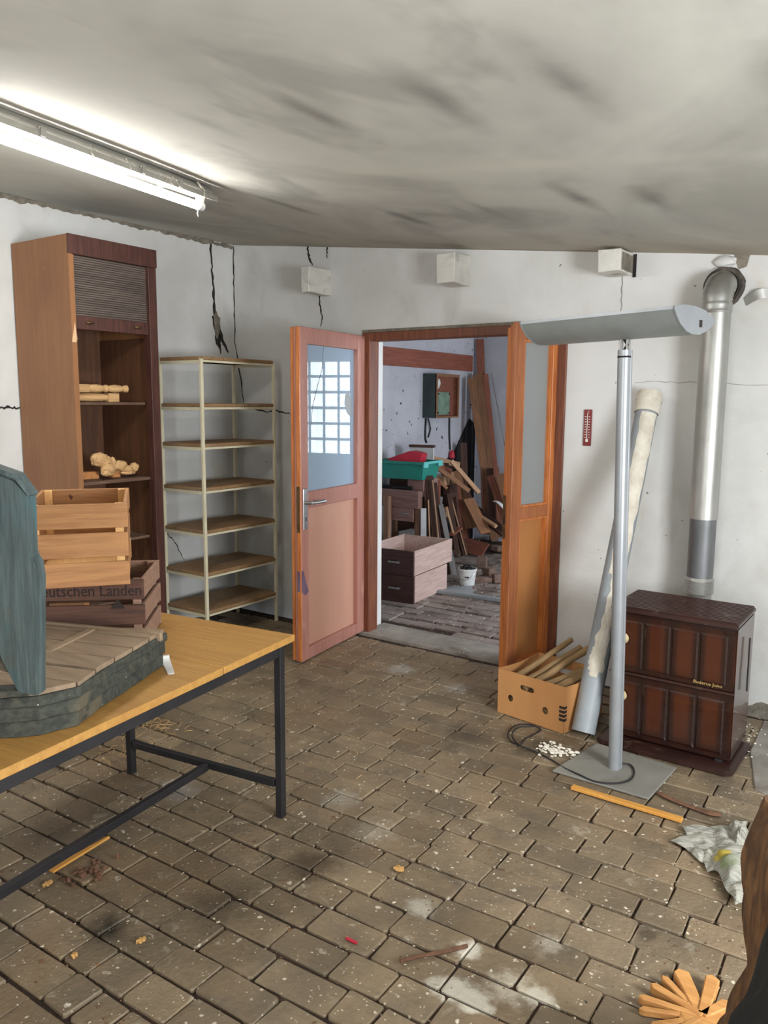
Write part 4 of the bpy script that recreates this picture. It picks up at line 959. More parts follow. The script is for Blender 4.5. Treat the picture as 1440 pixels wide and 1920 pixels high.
pipe_patch(ln * 0.44, ln - 0.12, lambda t: -0.2 + 0.1 * t, lambda t: 1.2 + 0.3 * t, 3)
pipe_patch(ln * 0.165, ln * 0.46, lambda t: -0.25 + 1.1 * min(0.35, max(0, t - 0.22)), lambda t: 0.95, 8)
pipe_patch(ln * 0.15, ln * 0.24, lambda t: -0.1 - 0.35 * math.sin(t * PI), lambda t: 0.55 + 0.2 * t, 14)

# ------------------------------------------------------------------ brown enamel stove and its pipe
st = thing('oil_stove', 'brown enamelled oil stove with two ribbed fronts on a floor tray', 'stove', (-1.12, 3.455, 0.003), R_(-1.0))
SW, SD, SHt = 0.53, 0.345, 0.655
b = B(); b.prism([(-0.03, -0.055), (0.0, -0.07), (SW + 0.0, -0.07), (SW + 0.03, -0.045), (SW + 0.03, SD - 0.04), (-0.03, SD - 0.04)], 0, 0.022); b.out('floor_tray', m_enamD, st, bev=0.006, seg=2)
for x in (0.03, SW - 0.06):
    for y in (0.02, SD - 0.06):
        b = B(); b.box(x, x + 0.03, y, y + 0.03, 0.02, 0.032); b.out('foot', m_black, st)
b = B(); b.prism([(0.022, 0.030), (0.012, 0.33), (0.0, 0.60), (0.0, 0.62), (SD, 0.62), (SD, 0.030)], 0.0, SW, 'yz')
b.out('body', m_enam, st, bev=0.006, seg=2)
b = B(); b.box(-0.004, SW + 0.004, -0.016, SD + 0.002, 0.620, 0.644); tp = b.out('top_plate', m_enamD, st, bev=0.006, seg=2)
for k in range(15):
    y = -0.008 + k * (SD - 0.01) / 14
    b = B(); b.box(0.004, SW - 0.004, y - 0.006, y + 0.006, 0.643, 0.650); b.out('grille_rib', m_enamD, tp, bev=0.002)
def front(z0, z1, y0, y1, nm):
    fr_ = B(); fr_.add([(0.004, y0 - 0.012, z0), (SW - 0.004, y0 - 0.012, z0), (SW - 0.004, y1 - 0.012, z1), (0.004, y1 - 0.012, z1), (0.004, y0 + 0.004, z0), (SW - 0.004, y0 + 0.004, z0), (SW - 0.004, y1 + 0.004, z1), (0.004, y1 + 0.004, z1)],
        [(0, 1, 2, 3), (4, 7, 6, 5), (0, 4, 5, 1), (1, 5, 6, 2), (2, 6, 7, 3), (3, 7, 4, 0)])
    o = fr_.out(nm, m_enam, st, bev=0.005, seg=2)
    n = 4; ws = (SW - 0.06) / n
    for i in range(n):
        xa = 0.03 + i * ws + 0.003; xb = 0.03 + (i + 1) * ws - 0.003
        q = B(); vs = []
        for (x, t, off) in ((xa, 0.08, -0.0125), (xb, 0.08, -0.0125), (xb, 0.90, -0.0125), (xa, 0.90, -0.0125), (xa + 0.007, 0.11, -0.0165), (xb - 0.007, 0.11, -0.0165), (xb - 0.007, 0.87, -0.0165), (xa + 0.007, 0.87, -0.0165)):
            vs.append((x, y0 + (y1 - y0) * t + off, z0 + (z1 - z0) * t))
        q.add(vs, [(4, 5, 6, 7), (0, 1, 5, 4), (1, 2, 6, 5), (2, 3, 7, 6), (3, 0, 4, 7)]); q.out('raised_field', m_enam, o, smooth=False)
    return o
fu = front(0.345, 0.612, 0.010, 0.0, 'upper_front'); fl_ = front(0.036, 0.330, 0.022, 0.012, 'lower_front')
b = B(); b.box(0.0, SW, -0.008, 0.0, 0.332, 0.343); b.out('dividing_rim', m_enamD, st, bev=0.002)
for z, y in ((0.505, -0.006), (0.235, 0.006)):
    b = B(); b.lathe([(0.024, 0.0), (0.026, 0.004), (0.022, 0.016), (0.014, 0.020)], 20, M.Translation((0.062, y - 0.018, z)) @ M.Rotation(PI / 2, 4, 'X')); b.out('knob', m_knob, st, smooth=True)
text_mesh('maker_name', 'Buderus Juno', 0.019, m_gold, fu, M.Translation((SW - 0.160, -0.0225, 0.364)) @ M.Rotation(PI / 2 + 0.03, 4, 'X') @ M.Scale(1.15, 4, V((1, 0, 0))))
b = B(); b.tube([(SW + 0.014, SD * 0.55, 0.54), (SW + 0.016, SD * 0.55, 0.30)], 0.004, 6); b.out('control_rod', m_black, st)

sp = thing('stove_pipe', 'shiny galvanised stove pipe rising beside the wall into a ragged wall hole', 'stove pipe', (-0.895, 4.085, 0))
rp = 0.065
b = B()
prof = [(rp - 0.004, 0.44), (rp - 0.004, 0.60)]
for k in range(7): prof += [(rp - 0.002, 0.605 + k * 0.011), (rp + 0.005, 0.610 + k * 0.011)]
prof += [(rp - 0.003, 0.69)]
b.lathe(prof, 28); b.out('corrugated_sleeve', m_galv, sp, smooth=True)
b = B(); b.lathe([(rp - 0.003, 0.69), (rp - 0.003, 1.0)], 28); b.out('lower_pipe', m_galvD, sp, smooth=True)
b = B(); b.lathe([(rp + 0.002, 0.985), (rp + 0.001, 1.4), (rp, 2.035)], 28); b.out('upper_pipe', m_galv, sp, smooth=True)
b = B(); b.lathe([(rp + 0.002, 1.975), (rp + 0.006, 1.985), (rp + 0.002, 1.995), (rp + 0.006, 2.01), (rp + 0.002, 2.025)], 28); b.out('joint_bead', m_galv, sp, smooth=True)
b = B(); pts = [(0, 0, 2.02)]; re = 0.085; rs = [rp + 0.004]
for k in range(0, 13):
    a_ = k / 12 * PI / 2; pts.append((0, re - re * math.cos(a_), 2.03 + re * math.sin(a_))); rs.append(rp + (0.005 if k % 2 else 0.0))
pts.append((0, 0.20, 2.03 + re)); rs.append(rp)
b.tube(pts, rs, 28, False); b.out('elbow', m_galv, sp, smooth=True)
b = B(); n = 30; vs = []
b.tube([(0.0, -0.29, 0.50), (0.0, 0.0, 0.50)], 0.055, 20); b.out('flue_stub', m_galvD, sp, smooth=True)
b = B(); wy = YB - 4.085
for k in range(n):
    a_ = 2 * PI * k / n; ro = 0.098 + 0.012 * NZ.noise(V((math.cos(a_) * 2, math.sin(a_) * 2, 4)))
    for (r_, y_) in ((ro, wy - 0.002), (ro - 0.01, wy - 0.035), (0.072, wy - 0.03), (0.066, wy - 0.002)):
        vs.append((r_ * math.cos(a_), y_, 2.115 + r_ * math.sin(a_)))
b.add(vs, [(k * 4 + j, ((k + 1) % n) * 4 + j, ((k + 1) % n) * 4 + (j + 1) % 4, k * 4 + (j + 1) % 4) for k in range(n) for j in range(4)]); b.out('wall_collar', m_tape, sp, smooth=True)
b = B(); b.blob((0.0, wy - 0.012, 2.232), (0.055, 0.022, 0.028), 0.4, 2, 2, 4); b.out('insulation_tuft', m_white, sp, smooth=True)
b = B(); vs = []
for i in range(13):
    t = i / 12; x = 0.10 + 0.30 * t; z = 2.035 + 0.05 * t + 0.018 * math.sin(t * 7)
    vs += [(x, wy - 0.012 - 0.02 * math.sin(t * 9) ** 2, z + 0.016 + 0.01 * math.sin(t * 5)), (x + 0.01, wy - 0.006 - 0.012 * math.sin(t * 8) ** 2, z - 0.018)]
b.add(vs, [(2 * i, 2 * i + 1, 2 * i + 3, 2 * i + 2) for i in range(12)]); b.out('loose_foil', m_galv, sp, smooth=True)

# ------------------------------------------------------------------ cardboard box with sticks
bxm = V((-1.683, 3.462, 0)); ex = V((-1.308, 3.397, 0)) - bxm; BW = ex.length; rzb = math.atan2(ex.y, ex.x)
bx_ = thing('cardboard_box', 'brown cardboard box with hand holes holding wooden sticks', 'box', bxm + V((0, 0, 0.003)), rzb)
BD, BH, tt = 0.355, 0.228, 0.004
def holed(name, outer, holes, thick, mx):
    """panel in xz with holes cut as grid cells around hole rects (rounded by polygon)"""
    cu = bpy.data.curves.new(name, 'CURVE'); cu.dimensions = '2D'; cu.fill_mode = 'BOTH'; cu.extrude = thick / 2
    for pl_ in [outer] + holes:
        s = cu.splines.new('POLY'); s.points.add(len(pl_) - 1); s.use_cyclic_u = True
        for i, (x, y) in enumerate(pl_): s.points[i].co = (x, y, 0, 1)
    t = bpy.data.objects.new(name, cu); C.objects.link(t); bpy.context.view_layer.update()
    me = bpy.data.meshes.new_from_object(t.evaluated_get(bpy.context.evaluated_depsgraph_get())); bpy.data.objects.remove(t)
    me.name = name; me.transform(mx); me.materials.clear(); me.materials.append(m_card); return link(name, me, bx_)
def ell(cx, cy_, rx, ry, n=18): return [(cx + rx * math.cos(2 * PI * k / n), cy_ + ry * math.sin(2 * PI * k / n)) for k in range(n)]
def pill(cx, cy_, hw, r, n=8):
    return [(cx + hw + r * math.cos(-PI / 2 + PI * k / n), cy_ + r * math.sin(-PI / 2 + PI * k / n)) for k in range(n + 1)] + [(cx - hw + r * math.cos(PI / 2 + PI * k / n), cy_ + r * math.sin(PI / 2 + PI * k / n)) for k in range(n + 1)]
hf = [pill(BW * 0.45, BH * 0.72, 0.028, 0.013), ell(BW * 0.20, BH * 0.40, 0.016, 0.018), ell(BW * 0.73, BH * 0.37, 0.017, 0.018)]
fp = holed('front_panel', [(0, 0), (BW, 0), (BW, BH), (0, BH)], hf, tt, M.Rotation(PI / 2, 4, 'X'))
holed('rear_panel', [(0, 0), (BW, 0), (BW, BH), (0, BH)], hf, tt, M.Translation((0, BD, 0)) @ M.Rotation(PI / 2, 4, 'X'))
sh_ = [(0, 0), (BD, 0), (BD, BH), (BD * 0.75, BH - 0.01), (BD * 0.5, BH - 0.012), (BD * 0.25, BH - 0.008), (0, BH)]
hs_ = [ell(BD * 0.5, BH * 0.36, 0.017, 0.018)]
for x in (0.0, BW): holed('side_panel', sh_, hs_, tt, M.Translation((x, 0, 0)) @ M.Rotation(PI / 2, 4, 'Z') @ M.Rotation(PI / 2, 4, 'X'))
b = B(); b.box(0.003, BW - 0.003, 0.003, BD - 0.003, 0.001, 0.005); b.out('bottom', m_card, bx_)
for k in range(4):
    z = BH * (0.26 + 0.088 * k)
    b = B(); b.box(BW - 0.026, BW + 0.0023, -0.0026, 0.02, z, z + 0.013); b.out('printed_stripe', m_ink, fp)
def inbox(x, y, z): return bx_.matrix_basis @ V((x, y, z))
def stick(p, q, r0, r1, label, mat=m_stick):
    mx, ln = board_mx(p, q, (0, 0, 1)); b = B(); n = 6
    b.tube([(ln * k / n, 0.003 * math.sin(k * 2.1), 0) for k in range(n + 1)], [r0 + (r1 - r0) * k / n + 0.001 * math.sin(k * 3) for k in range(n + 1)], 12)
    o = b.out('round_stick', mat, smooth=True); o.matrix_world = mx; return tag(o, label, 'stick')
stick(inbox(0.045, 0.03, 0.16), inbox(0.150, 0.43, 0.315), 0.016, 0.0145, 'long round stick nearest the orange door in the cardboard box')
stick(inbox(0.105, 0.02, 0.155), inbox(0.205, 0.43, 0.285), 0.0165, 0.016, 'round stick between the long stick and the forked pair in the box')
stick(inbox(0.145, 0.015, 0.15), inbox(0.265, 0.45, 0.305), 0.016, 0.018, 'thick round stick rising over the rear edge of the cardboard box')
stick(inbox(0.182, 0.015, 0.115), inbox(0.268, 0.33, 0.185), 0.017, 0.018, 'short dark round stick low in the cardboard box')
stick(inbox(0.205, 0.02, 0.125), inbox(0.225, 0.30, 0.135), 0.010, 0.010, 'thin knotty stick beneath the short dark stick in the box')
def box_plank(p, q, w_, t_, label, hint=(0, 0, 1)): return board('wood_offcut', p, q, w_, t_, m_stick, label, 'offcut', hint)
box_plank(inbox(0.225, 0.015, 0.178), inbox(0.305, 0.345, 0.215), 0.03, 0.022, 'slim dusty wood offcut beside the thick one in the box', (0.2, 0, 1))
box_plank(inbox(0.29, 0.014, 0.165), inbox(0.349, 0.343, 0.225), 0.046, 0.035, 'thick square wood offcut along the side of the cardboard box', (0.1, 0, 1))
box_plank(inbox(0.24, 0.02, 0.06), inbox(0.30, 0.33, 0.08), 0.12, 0.05, 'broad board lying under the offcuts in the box')
box_plank(inbox(0.09, 0.02, 0.05), inbox(0.10, 0.34, 0.06), 0.13, 0.06, 'broad board lying under the round sticks in the box')

# ------------------------------------------------------------------ things on the floor
a, c = gz(1072, 1480), gz(1279, 1543); a.z = c.z = 0.011
board('pine_lath', a, c, 0.03, 0.013, m_lath, 'bright yellow pine lath lying in front of the lamp base', 'lath', (0, 0, 1))
b = B(); pts = [gz(1232, 1490), gz(1262, 1505), gz(1300, 1520), gz(1330, 1530), gz(1352, 1533)]
b.tube([p + V((0, 0, 0.012)) for p in smooth_path(pts, 4)], [0.004] + [0.012] * 10 + [0.016] * 5 + [0.005], 7, flat=0.5)
tag(b.out('bark_strip', m_rust, smooth=True), 'brown bark strip lying between lamp base and newspaper', 'bark')
b = B(); pts = [gz(750, 1807), gz(785, 1798), gz(830, 1790), gz(876, 1778)]
b.tube([p + V((0, 0, 0.008)) for p in smooth_path(pts, 4)], 0.006, 7); tag(b.out('rusty_rod', m_rust, smooth=True), 'thin brown rod lying across the paint stained bricks', 'rod')
def leaf(px, py, s, label, mat=m_leaf, seed=1):
    p = gz(px, py); b = B(); n = 14
    vs = [(0, 0, 0.010)] + [(s * (1 + 0.35 * NZ.noise(V((k * 1.3, seed, 0)))) * math.cos(2 * PI * k / n), s * 0.75 * (1 + 0.3 * NZ.noise(V((k, seed, 3)))) * math.sin(2 * PI * k / n), 0.004 + 0.006 * abs(math.sin(k * 1.7))) for k in range(n)]
    vs += [(x, y, z - 0.0012) for x, y, z in vs]
    m_ = n + 1; fs = [(0, 1 + k, 1 + (k + 1) % n) for k in range(n)] + [(m_, m_ + 1 + (k + 1) % n, m_ + 1 + k) for k in range(n)] + [(1 + k, m_ + 1 + k, m_ + 1 + (k + 1) % n, 1 + (k + 1) % n) for k in range(n)]
    b.add(vs, fs); o = b.out('dry_leaf', mat); o.location = (p.x, p.y, 0.0); o.rotation_euler = (0, 0, seed); return tag(o, label, 'leaf')
leaf(748, 1632, 0.022, 'single ochre leaf lying on the bricks in the open floor', seed=3)
leaf(90, 1660, 0.018, 'curled tan leaf beside the table stretcher', seed=5)
leaf(52, 1645, 0.014, 'small tan leaf near the table stretcher', seed=8)
leaf(265, 1767, 0.016, 'flat pale leaf beside the black oil stain', seed=11)
leaf(140, 1795, 0.012, 'tiny tan leaf on the bricks near the oil stain', seed=12)
a, c = gz(95, 1640), gz(205, 1575)
board('wood_splinter', (a.x, a.y, 0.012), (c.x, c.y, 0.012), 0.03, 0.008, m_lath, 'tan board splinter lying under the table stretcher', 'splinter', (0, 0, 1), taper=0.4)
b = B(); p = gz(170, 1635)
for k in range(26):
    a_ = random.uniform(0, 2 * PI); r_ = random.uniform(0, 0.07); c_ = (p.x + r_ * math.cos(a_), p.y + r_ * math.sin(a_) * 1.4, random.uniform(0.004, 0.014))
    b.blob(c_, (random.uniform(0.006, 0.016), random.uniform(0.006, 0.016), random.uniform(0.004, 0.010)), 0.6, 3, 1, k)
tag(b.out('rotten_wood_crumbs', m_rust), 'heap of rotten wood crumbs under the table stretcher', 'crumbs', None, 'stuff')
b = B()
for cxp, cyp, n_ in ((300, 1365, 34), (250, 1395, 10), (215, 1420, 10), (640, 1445, 3)):
    p = gz(cxp, cyp)
    for k in range(n_):
        x = p.x + random.gauss(0, 0.06); y = p.y + random.gauss(0, 0.05); a_ = random.uniform(0, PI); l = random.uniform(0.02, 0.06)
        b.tube([(x, y, 0.004), (x + l * 0.5 * math.cos(a_), y + l * 0.5 * math.sin(a_), 0.010 + random.uniform(0, 0.01)), (x + l * math.cos(a_ + 0.4), y + l * math.sin(a_ + 0.4), 0.004)], 0.0011, 4)
tag(b.out('straw_wisps', m_straw), 'wisps of dry straw on the bricks behind the table leg', 'straw', None, 'stuff')
b = B(); p = gz(1042, 1408)
for k in range(90):
    x = p.x + random.gauss(0, 0.045); y = p.y + random.gauss(0, 0.032); s = random.uniform(0.004, 0.013)
    b.blob((x, y, s * 0.5), (s, s * random.uniform(0.5, 1), s * 0.5), 0.6, 2, 1, k)
tag(b.out('plaster_rubble', m_bare), 'patch of white plaster crumbs between box and lamp base', 'rubble', None, 'stuff')
b = B(); p = gz(1375, 1385)
for k in range(70):
    x = p.x + random.gauss(0.02, 0.07); y = p.y + random.gauss(0.05, 0.10); s = random.uniform(0.003, 0.010)
    b.blob((x, y, 0.007 + s * 0.4), (s, s * random.uniform(0.5, 1), s * 0.5), 0.6, 2, 1, k)
tag(b.out('stove_rubble', m_bare), 'plaster crumbs scattered on the cement beside the stove', 'rubble', None, 'stuff')
a, c = gz(649, 1762), gz(669, 1772)
board('red_splinter', (a.x, a.y, 0.006), (c.x, c.y, 0.006), 0.008, 0.004, m_red, 'small red plastic splinter lying in a brick joint', 'splinter', (0, 0, 1), bev=0.0)
# crumpled newspaper
def newsmat():
    m = surf('newsprint', ((178, 176, 164), (160, 158, 146), 5.0, (1, 1, 1)),
             [('n', (92, 92, 88), 9.0, 0.50, 0.55, (1.0, 16.0, 1), 0.55), ('b', (150, 150, 140), (0.04, -0.06, 0.04), 0.085, 0.5, 0.8, 20.0), ('b', (176, 156, 58), (0.03, -0.01, 0.05), 0.042, 0.5, 0.95, 30.0), ('b', (120, 134, 92), (0.05, -0.06, 0.05), 0.042, 0.6, 0.8, 30.0), ('b', (50, 58, 70), (0.12, 0.02, 0.05), 0.034, 0.5, 0.9, 40.0)], rough=0.9)
    return m
m_news = newsmat()
npx = thing('crumpled_newspaper', 'crumpled printed newspaper lying on the bricks in front of the stove', 'newspaper', gz(1335, 1620) + V((0, 0, 0.0)), R_(10))
def sheet(corners, name, amp, seed, n=26, z0=0.004):
    inv = npx.matrix_basis.inverted(); cs = [inv @ gz(*c) for c in corners]
    b = B(); vs = []
    for i in range(n + 1):
        for j in range(n + 1):
            u, v_ = i / n, j / n
            p = (cs[0] * (1 - u) + cs[1] * u) * (1 - v_) + (cs[3] * (1 - u) + cs[2] * u) * v_
            q = V((p.x * 9, p.y * 9, seed))
            f1 = abs(NZ.noise(q)) ; f2 = abs(NZ.noise(q * 2.3 + V((4, 1, 0))))
            e = min(u, v_, 1 - u, 1 - v_); lift = amp * (0.35 + f1 * 1.6 + f2 * 0.7) * (0.35 + min(1, e * 5) * 0.65)
            vs.append((p.x + 0.02 * NZ.noise(q * 1.2 + V((9, 0, 0))), p.y + 0.02 * NZ.noise(q * 1.2 + V((0, 9, 0))), z0 + lift))
    b.add(vs, [(i * (n + 1) + j, (i + 1) * (n + 1) + j, (i + 1) * (n + 1) + j + 1, i * (n + 1) + j + 1) for i in range(n) for j in range(n)])
    o = b.out(name, m_news, npx); s_ = o.modifiers.new('thickness', 'SOLIDIFY'); s_.thickness = 0.0008; return o
sheet([(1278, 1556), (1395, 1552), (1425, 1640), (1325, 1640)], 'sheet', 0.035, 1)
sheet([(1325, 1600), (1425, 1610), (1432, 1690), (1378, 1706)], 'sheet', 0.045, 5, z0=0.012)
sheet([(1256, 1577), (1300, 1568), (1345, 1628), (1318, 1622)], 'sheet_corner', 0.018, 9, 14)
sheet([(1370, 1556), (1398, 1545), (1400, 1590), (1380, 1600)], 'sheet_corner', 0.05, 13, 14)

# carved sunburst lying on the floor
sc_ = gz(1316, 1922); sb = thing('carved_sunburst', 'orange carved wooden sunburst with pointed rays lying on the floor', 'carving', (sc_.x, sc_.y, 0.004))
inv = sb.matrix_basis.inverted()
rays = [((1205, 1905), 0.017), ((1204, 1885), 0.020), ((1226, 1866), 0.024), ((1246, 1847), 0.022), ((1276, 1838), 0.042), ((1335, 1852), 0.036), ((1225, 1935), 0.02), ((1240, 1965), 0.022), ((1360, 1900), 0.03)]
for i, (tp_, wd) in enumerate(rays):
    q = inv @ gz(*tp_); q.z = 0; d_ = q.normalized(); n_ = V((-d_.y, d_.x, 0)); z_ = 0.020 + 0.004 * (i % 3)
    b = B(); b.prism([tuple((-n_ * wd * 0.36)[:2]), tuple((q - n_ * wd * 0.5)[:2]), tuple((q + d_ * 0.012 + n_ * wd * 0.1)[:2]), tuple((q + n_ * wd * 0.5)[:2]), tuple((n_ * wd * 0.36)[:2])], 0.0, z_); b.out('ray', m_carve, sb, bev=0.003)
b = B(); b.lathe([(0.058, 0.0), (0.058, 0.018), (0.05, 0.022), (0.01, 0.023)], 20); b.out('centre_plate', m_carve, sb)

# rough wooden sculpture and dark sack at the right edge
b = B(); n = 40; nz = 40; vs = []; fs = []
cen = V((-0.150, 1.69, 0))
for i in range(nz + 1):
    t = i / nz; z = 0.76 * t
    r = 0.135 * (1 - t) + 0.052 * t + 0.02 * math.sin(t * 9)
    for k in range(n):
        a_ = 2 * PI * k / n
        rr = r * (1 + 0.26 * NZ.noise(V((math.cos(a_) * 2.4, math.sin(a_) * 2.4, z * 5))) + 0.14 * NZ.noise(V((math.cos(a_) * 7, math.sin(a_) * 7, z * 12))) + 0.05 * math.sin(a_ * 9 + z * 10 + 3 * NZ.noise(V((z * 5, a_, 2)))))
        vs.append((rr * math.cos(a_) + 0.015 * math.sin(z * 8), rr * math.sin(a_), z))
for i in range(nz):
    for k in range(n): fs.append((i * n + k, i * n + (k + 1) % n, (i + 1) * n + (k + 1) % n, (i + 1) * n + k))
fs += [tuple(range(nz * n, nz * n + n)), tuple(range(n - 1, -1, -1))]
b.add(vs, fs); o = b.out('wooden_root', m_root, smooth=True); o.location = (cen.x, cen.y, 0.002); tag(o, 'rough brown root of wood standing beside the newspaper', 'wooden root')
b = B(); b.blob((0, 0, 0.36), (0.115, 0.11, 0.37), 0.2, 2.2, 4, 5); o = b.out('black_sack', m_sack, smooth=True); o.location = (-0.083, 1.33, 0.01); tag(o, 'black cloth sack standing against the wooden root', 'sack')

# ------------------------------------------------------------------ workshop behind the doorway
# two drawers stacked by the sill
def drawer(x1, y0, z, w_, d_, h_, label):
    t = thing('storage_drawer_box', label, 'drawer', (x1, y0, z), R_(5.0)); e = 0.014
    b = B(); b.box(-w_, 0, 0, 0.02, 0, h_); f = b.out('front', m_drwF, t, bev=0.002)
    b = B(); b.box(-e, 0, 0.02, d_, 0.004, h_); b.out('side', m_drwS, t, bev=0.0015)
    b = B(); b.box(-w_, -w_ + e, 0.02, d_, 0.004, h_); b.out('side', m_drwS, t, bev=0.0015)
    b = B(); b.box(-w_ + e, -e, d_ - e, d_, 0.004, h_ - 0.004); b.out('back', m_drwS, t)
    b = B(); b.box(-w_ + e, -e, 0.02, d_ - e, 0.006, 0.014); b.out('bottom', m_drwS, t)
    hx = -0.165
    b = B(); b.tube([(hx - 0.045, -0.016, h_ * 0.52), (hx + 0.04, -0.016, h_ * 0.52)], 0.009, 10); b.box(hx - 0.04, hx - 0.03, -0.014, 0.001, h_ * 0.5, h_ * 0.54); b.box(hx + 0.03, hx + 0.05, -0.016, 0.001, h_ * 0.49, h_ * 0.57); b.out('handle', m_steel, f, smooth=True)
    return t
drawer(-3.165, 4.995, 0.004, 0.46, 0.60, 0.212, 'lower of two stacked dark fronted wooden drawers behind the sill')
drawer(-3.168, 4.992, 0.218, 0.46, 0.70, 0.196, 'upper of two stacked dark fronted wooden drawers, open and empty')
# bucket with dark lumps
bk = thing('plastic_bucket', 'small white plastic bucket full of dark lumps', 'bucket', (-3.155, 5.83, 0.004))
b = B(); n = 26; pr = [(0.062, 0.0), (0.078, 0.125), (0.083, 0.128), (0.084, 0.142), (0.078, 0.144), (0.073, 0.13), (0.058, 0.006)]
b.lathe(pr, n); b.out('pail', m_white, bk, smooth=True)
b = B(); b.tube([(0.084 * math.cos(R_(200) + R_(160) * k / 12), 0.084 * math.sin(R_(200) + R_(160) * k / 12) - 0.004, 0.13 - 0.075 * math.sin(PI * k / 12)) for k in range(13)], 0.002, 6); b.out('wire_handle', m_steel, bk, smooth=True)
b = B(); b.box(0.015, 0.05, -0.0735, -0.06, 0.075, 0.083); b.out('black_grip', m_ink, bk)
b = B()
for k in range(34):
    a_ = random.uniform(0, 2 * PI); r_ = 0.06 * random.random() ** 0.5; b.blob((r_ * math.cos(a_), r_ * math.sin(a_), 0.138 + random.uniform(-0.01, 0.016)), (0.014, 0.012, 0.012), 0.7, 2, 1, k)
tag(b.out('dark_lumps', m_coal, bk), kind='stuff')
# flat metal rail and sheet on the floor
a, c = gz(790, 1108), gz(960, 1132)
board('metal_rail', (a.x, a.y, 0.017), (c.x, c.y, 0.017), 0.05, 0.026, m_pvc, 'grey metal rail lying across the workshop floor', 'rail', (0, 0, 1))
b = B(); pl_ = [gz(832, 1102), gz(836, 1112), gz(888, 1117), gz(884, 1099)]; b.prism([(p.x, p.y) for p in pl_], 0.004, 0.008); tag(b.out('metal_sheet', m_pvc), 'thin grey sheet lying beneath the white bucket', 'sheet')
# loose bricks
def loose(px, py, Yd, dims, rot, label):
    p = gz(px, py); b = B(); hx, hy, hz = dims[0] / 2, dims[1] / 2, dims[2] / 2
    b.box(-hx, hx, -hy, hy, 0, dims[2]); bmesh.ops.subdivide_edges(b.bm, edges=b.bm.edges, cuts=2, use_grid_fill=True)
    for v in b.bm.verts: v.co += V((NZ.noise(v.co * 20 + V((px, 0, 0))), NZ.noise(v.co * 20 + V((0, px, 0))), 0.4 * NZ.noise(v.co * 20))) * 0.006
    o = b.out('loose_brick', m_lbrick, bev=0.004); o.location = (p.x, p.y, 0.002); o.rotation_euler = (0, 0, rot)
    return tag(o, label, 'brick', 'loose bricks in the workshop')
loose(904, 1066, 0, (0.085, 0.06, 0.115), 0.3, 'dark half brick standing on end behind the white bucket')
loose(888, 1027, 0, (0.11, 0.10, 0.085), 0.2, 'grey brick lying at the feet of the leaning boards')
loose(931, 1033, 0, (0.12, 0.10, 0.055), -0.3, 'flat brick lying nearest the orange door leaf')
loose(857, 1042, 0, (0.07, 0.09, 0.055), 0.1, 'pale half brick tucked behind the upper drawer')
loose(905, 1092, 0, (0.15, 0.08, 0.045), 0.7, 'flat broken brick lying beside the white bucket')
loose(917, 1083, 0, (0.11, 0.08, 0.09), -0.5, 'chunky broken brick behind the flat broken one')
loose(934, 1092, 0, (0.10, 0.07, 0.075), 0.9, 'white edged brick chunk beside the broken bricks')
loose(925, 1015, 0, (0.08, 0.07, 0.07), 0.9, 'small brick lump in front of the leaning planks')
crumbs('brick_grit', m_rust, 150, 0.012, (-3.4, -2.5, 5.7, 6.9), 'brown brick grit around the loose bricks', 'grit', 0.002, 0.7, 12)

# fuse box, wall plank, cables on the workshop wall
def wl(px, py): return atx(px, py, XL)
pk0, pk1 = wl(716, 652), wl(882, 692)
b = B(); b.box(0, 0.03, 0, 7.82 - 5.3, -0.085, 0.085); o = b.out('wall_plank', wood('wall_plank_wood', (150, 86, 66), (128, 70, 54), 'Y', 0.6, rnd=0, layers=[('v', (40, 30, 28), 14.0, 0.08, 0.2)]), bev=0.003); o.location = (XL + 0.001, 5.3, 1.965); tag(o, 'reddish brown plank fixed high on the workshop wall', 'plank')
fbx = thing('fuse_box', 'dark green fuse box with open wooden front on the workshop wall', 'fuse box', (XL + 0.001, 6.83, 1.385))
FD, FW_, FH = 0.16, 0.46, 0.44
b = B(); b.box(0, FD, 0, 0.012, 0, FH); b.out('side', m_fuse, fbx, bev=0.002)
b = B(); b.box(0, FD, FW_ - 0.012, FW_, 0, FH); b.out('side', m_plankR, fbx, bev=0.002)
b = B(); b.box(0, FD, 0.012, FW_ - 0.012, FH - 0.012, FH); b.out('top', m_fuse, fbx)
b = B(); b.box(0, FD, 0.012, FW_ - 0.012, 0, 0.012); b.out('bottom', m_fuse, fbx)
b = B(); b.box(FD - 0.07, FD - 0.055, 0.012, FW_ - 0.012, 0.012, FH - 0.012); b.out('back_board', m_plankR, fbx)
b = B(); b.box(FD - 0.014, FD + 0.004, 0.0, FW_, FH - 0.03, FH); b.box(FD - 0.014, FD + 0.004, 0.0, FW_, 0, 0.018); b.box(FD - 0.014, FD + 0.004, 0.0, 0.025, 0.018, FH - 0.03); b.box(FD - 0.014, FD + 0.004, FW_ - 0.02, FW_, 0.018, FH - 0.03); b.out('front_frame', m_plank, fbx, bev=0.002)
b = B(); b.box(FD - 0.056, FD - 0.012, 0.04, 0.30, 0.03, 0.26); mt = b.out('meter_case', m_glass, fbx, bev=0.012, seg=2)
for y, z in ((0.06, 0.05), (0.28, 0.05), (0.06, 0.24), (0.28, 0.24)):
    b = B(); b.tube([(FD - 0.014, y, z), (FD - 0.006, y, z)], 0.010, 10); b.out('screw', m_ink, mt)
b = B(); b.blob((FD - 0.04, 0.09, 0.34), (0.015, 0.05, 0.05), 0.6, 2, 2, 3); b.out('torn_paper', m_white, fbx)
def wire(pts, r, label, nm='wall_cable'):
    b = B(); b.tube(smooth_path([V(p) for p in pts], 4), r, 6); return tag(b.out(nm, m_cable, smooth=True), label, 'cable')
xo = XL + 0.012
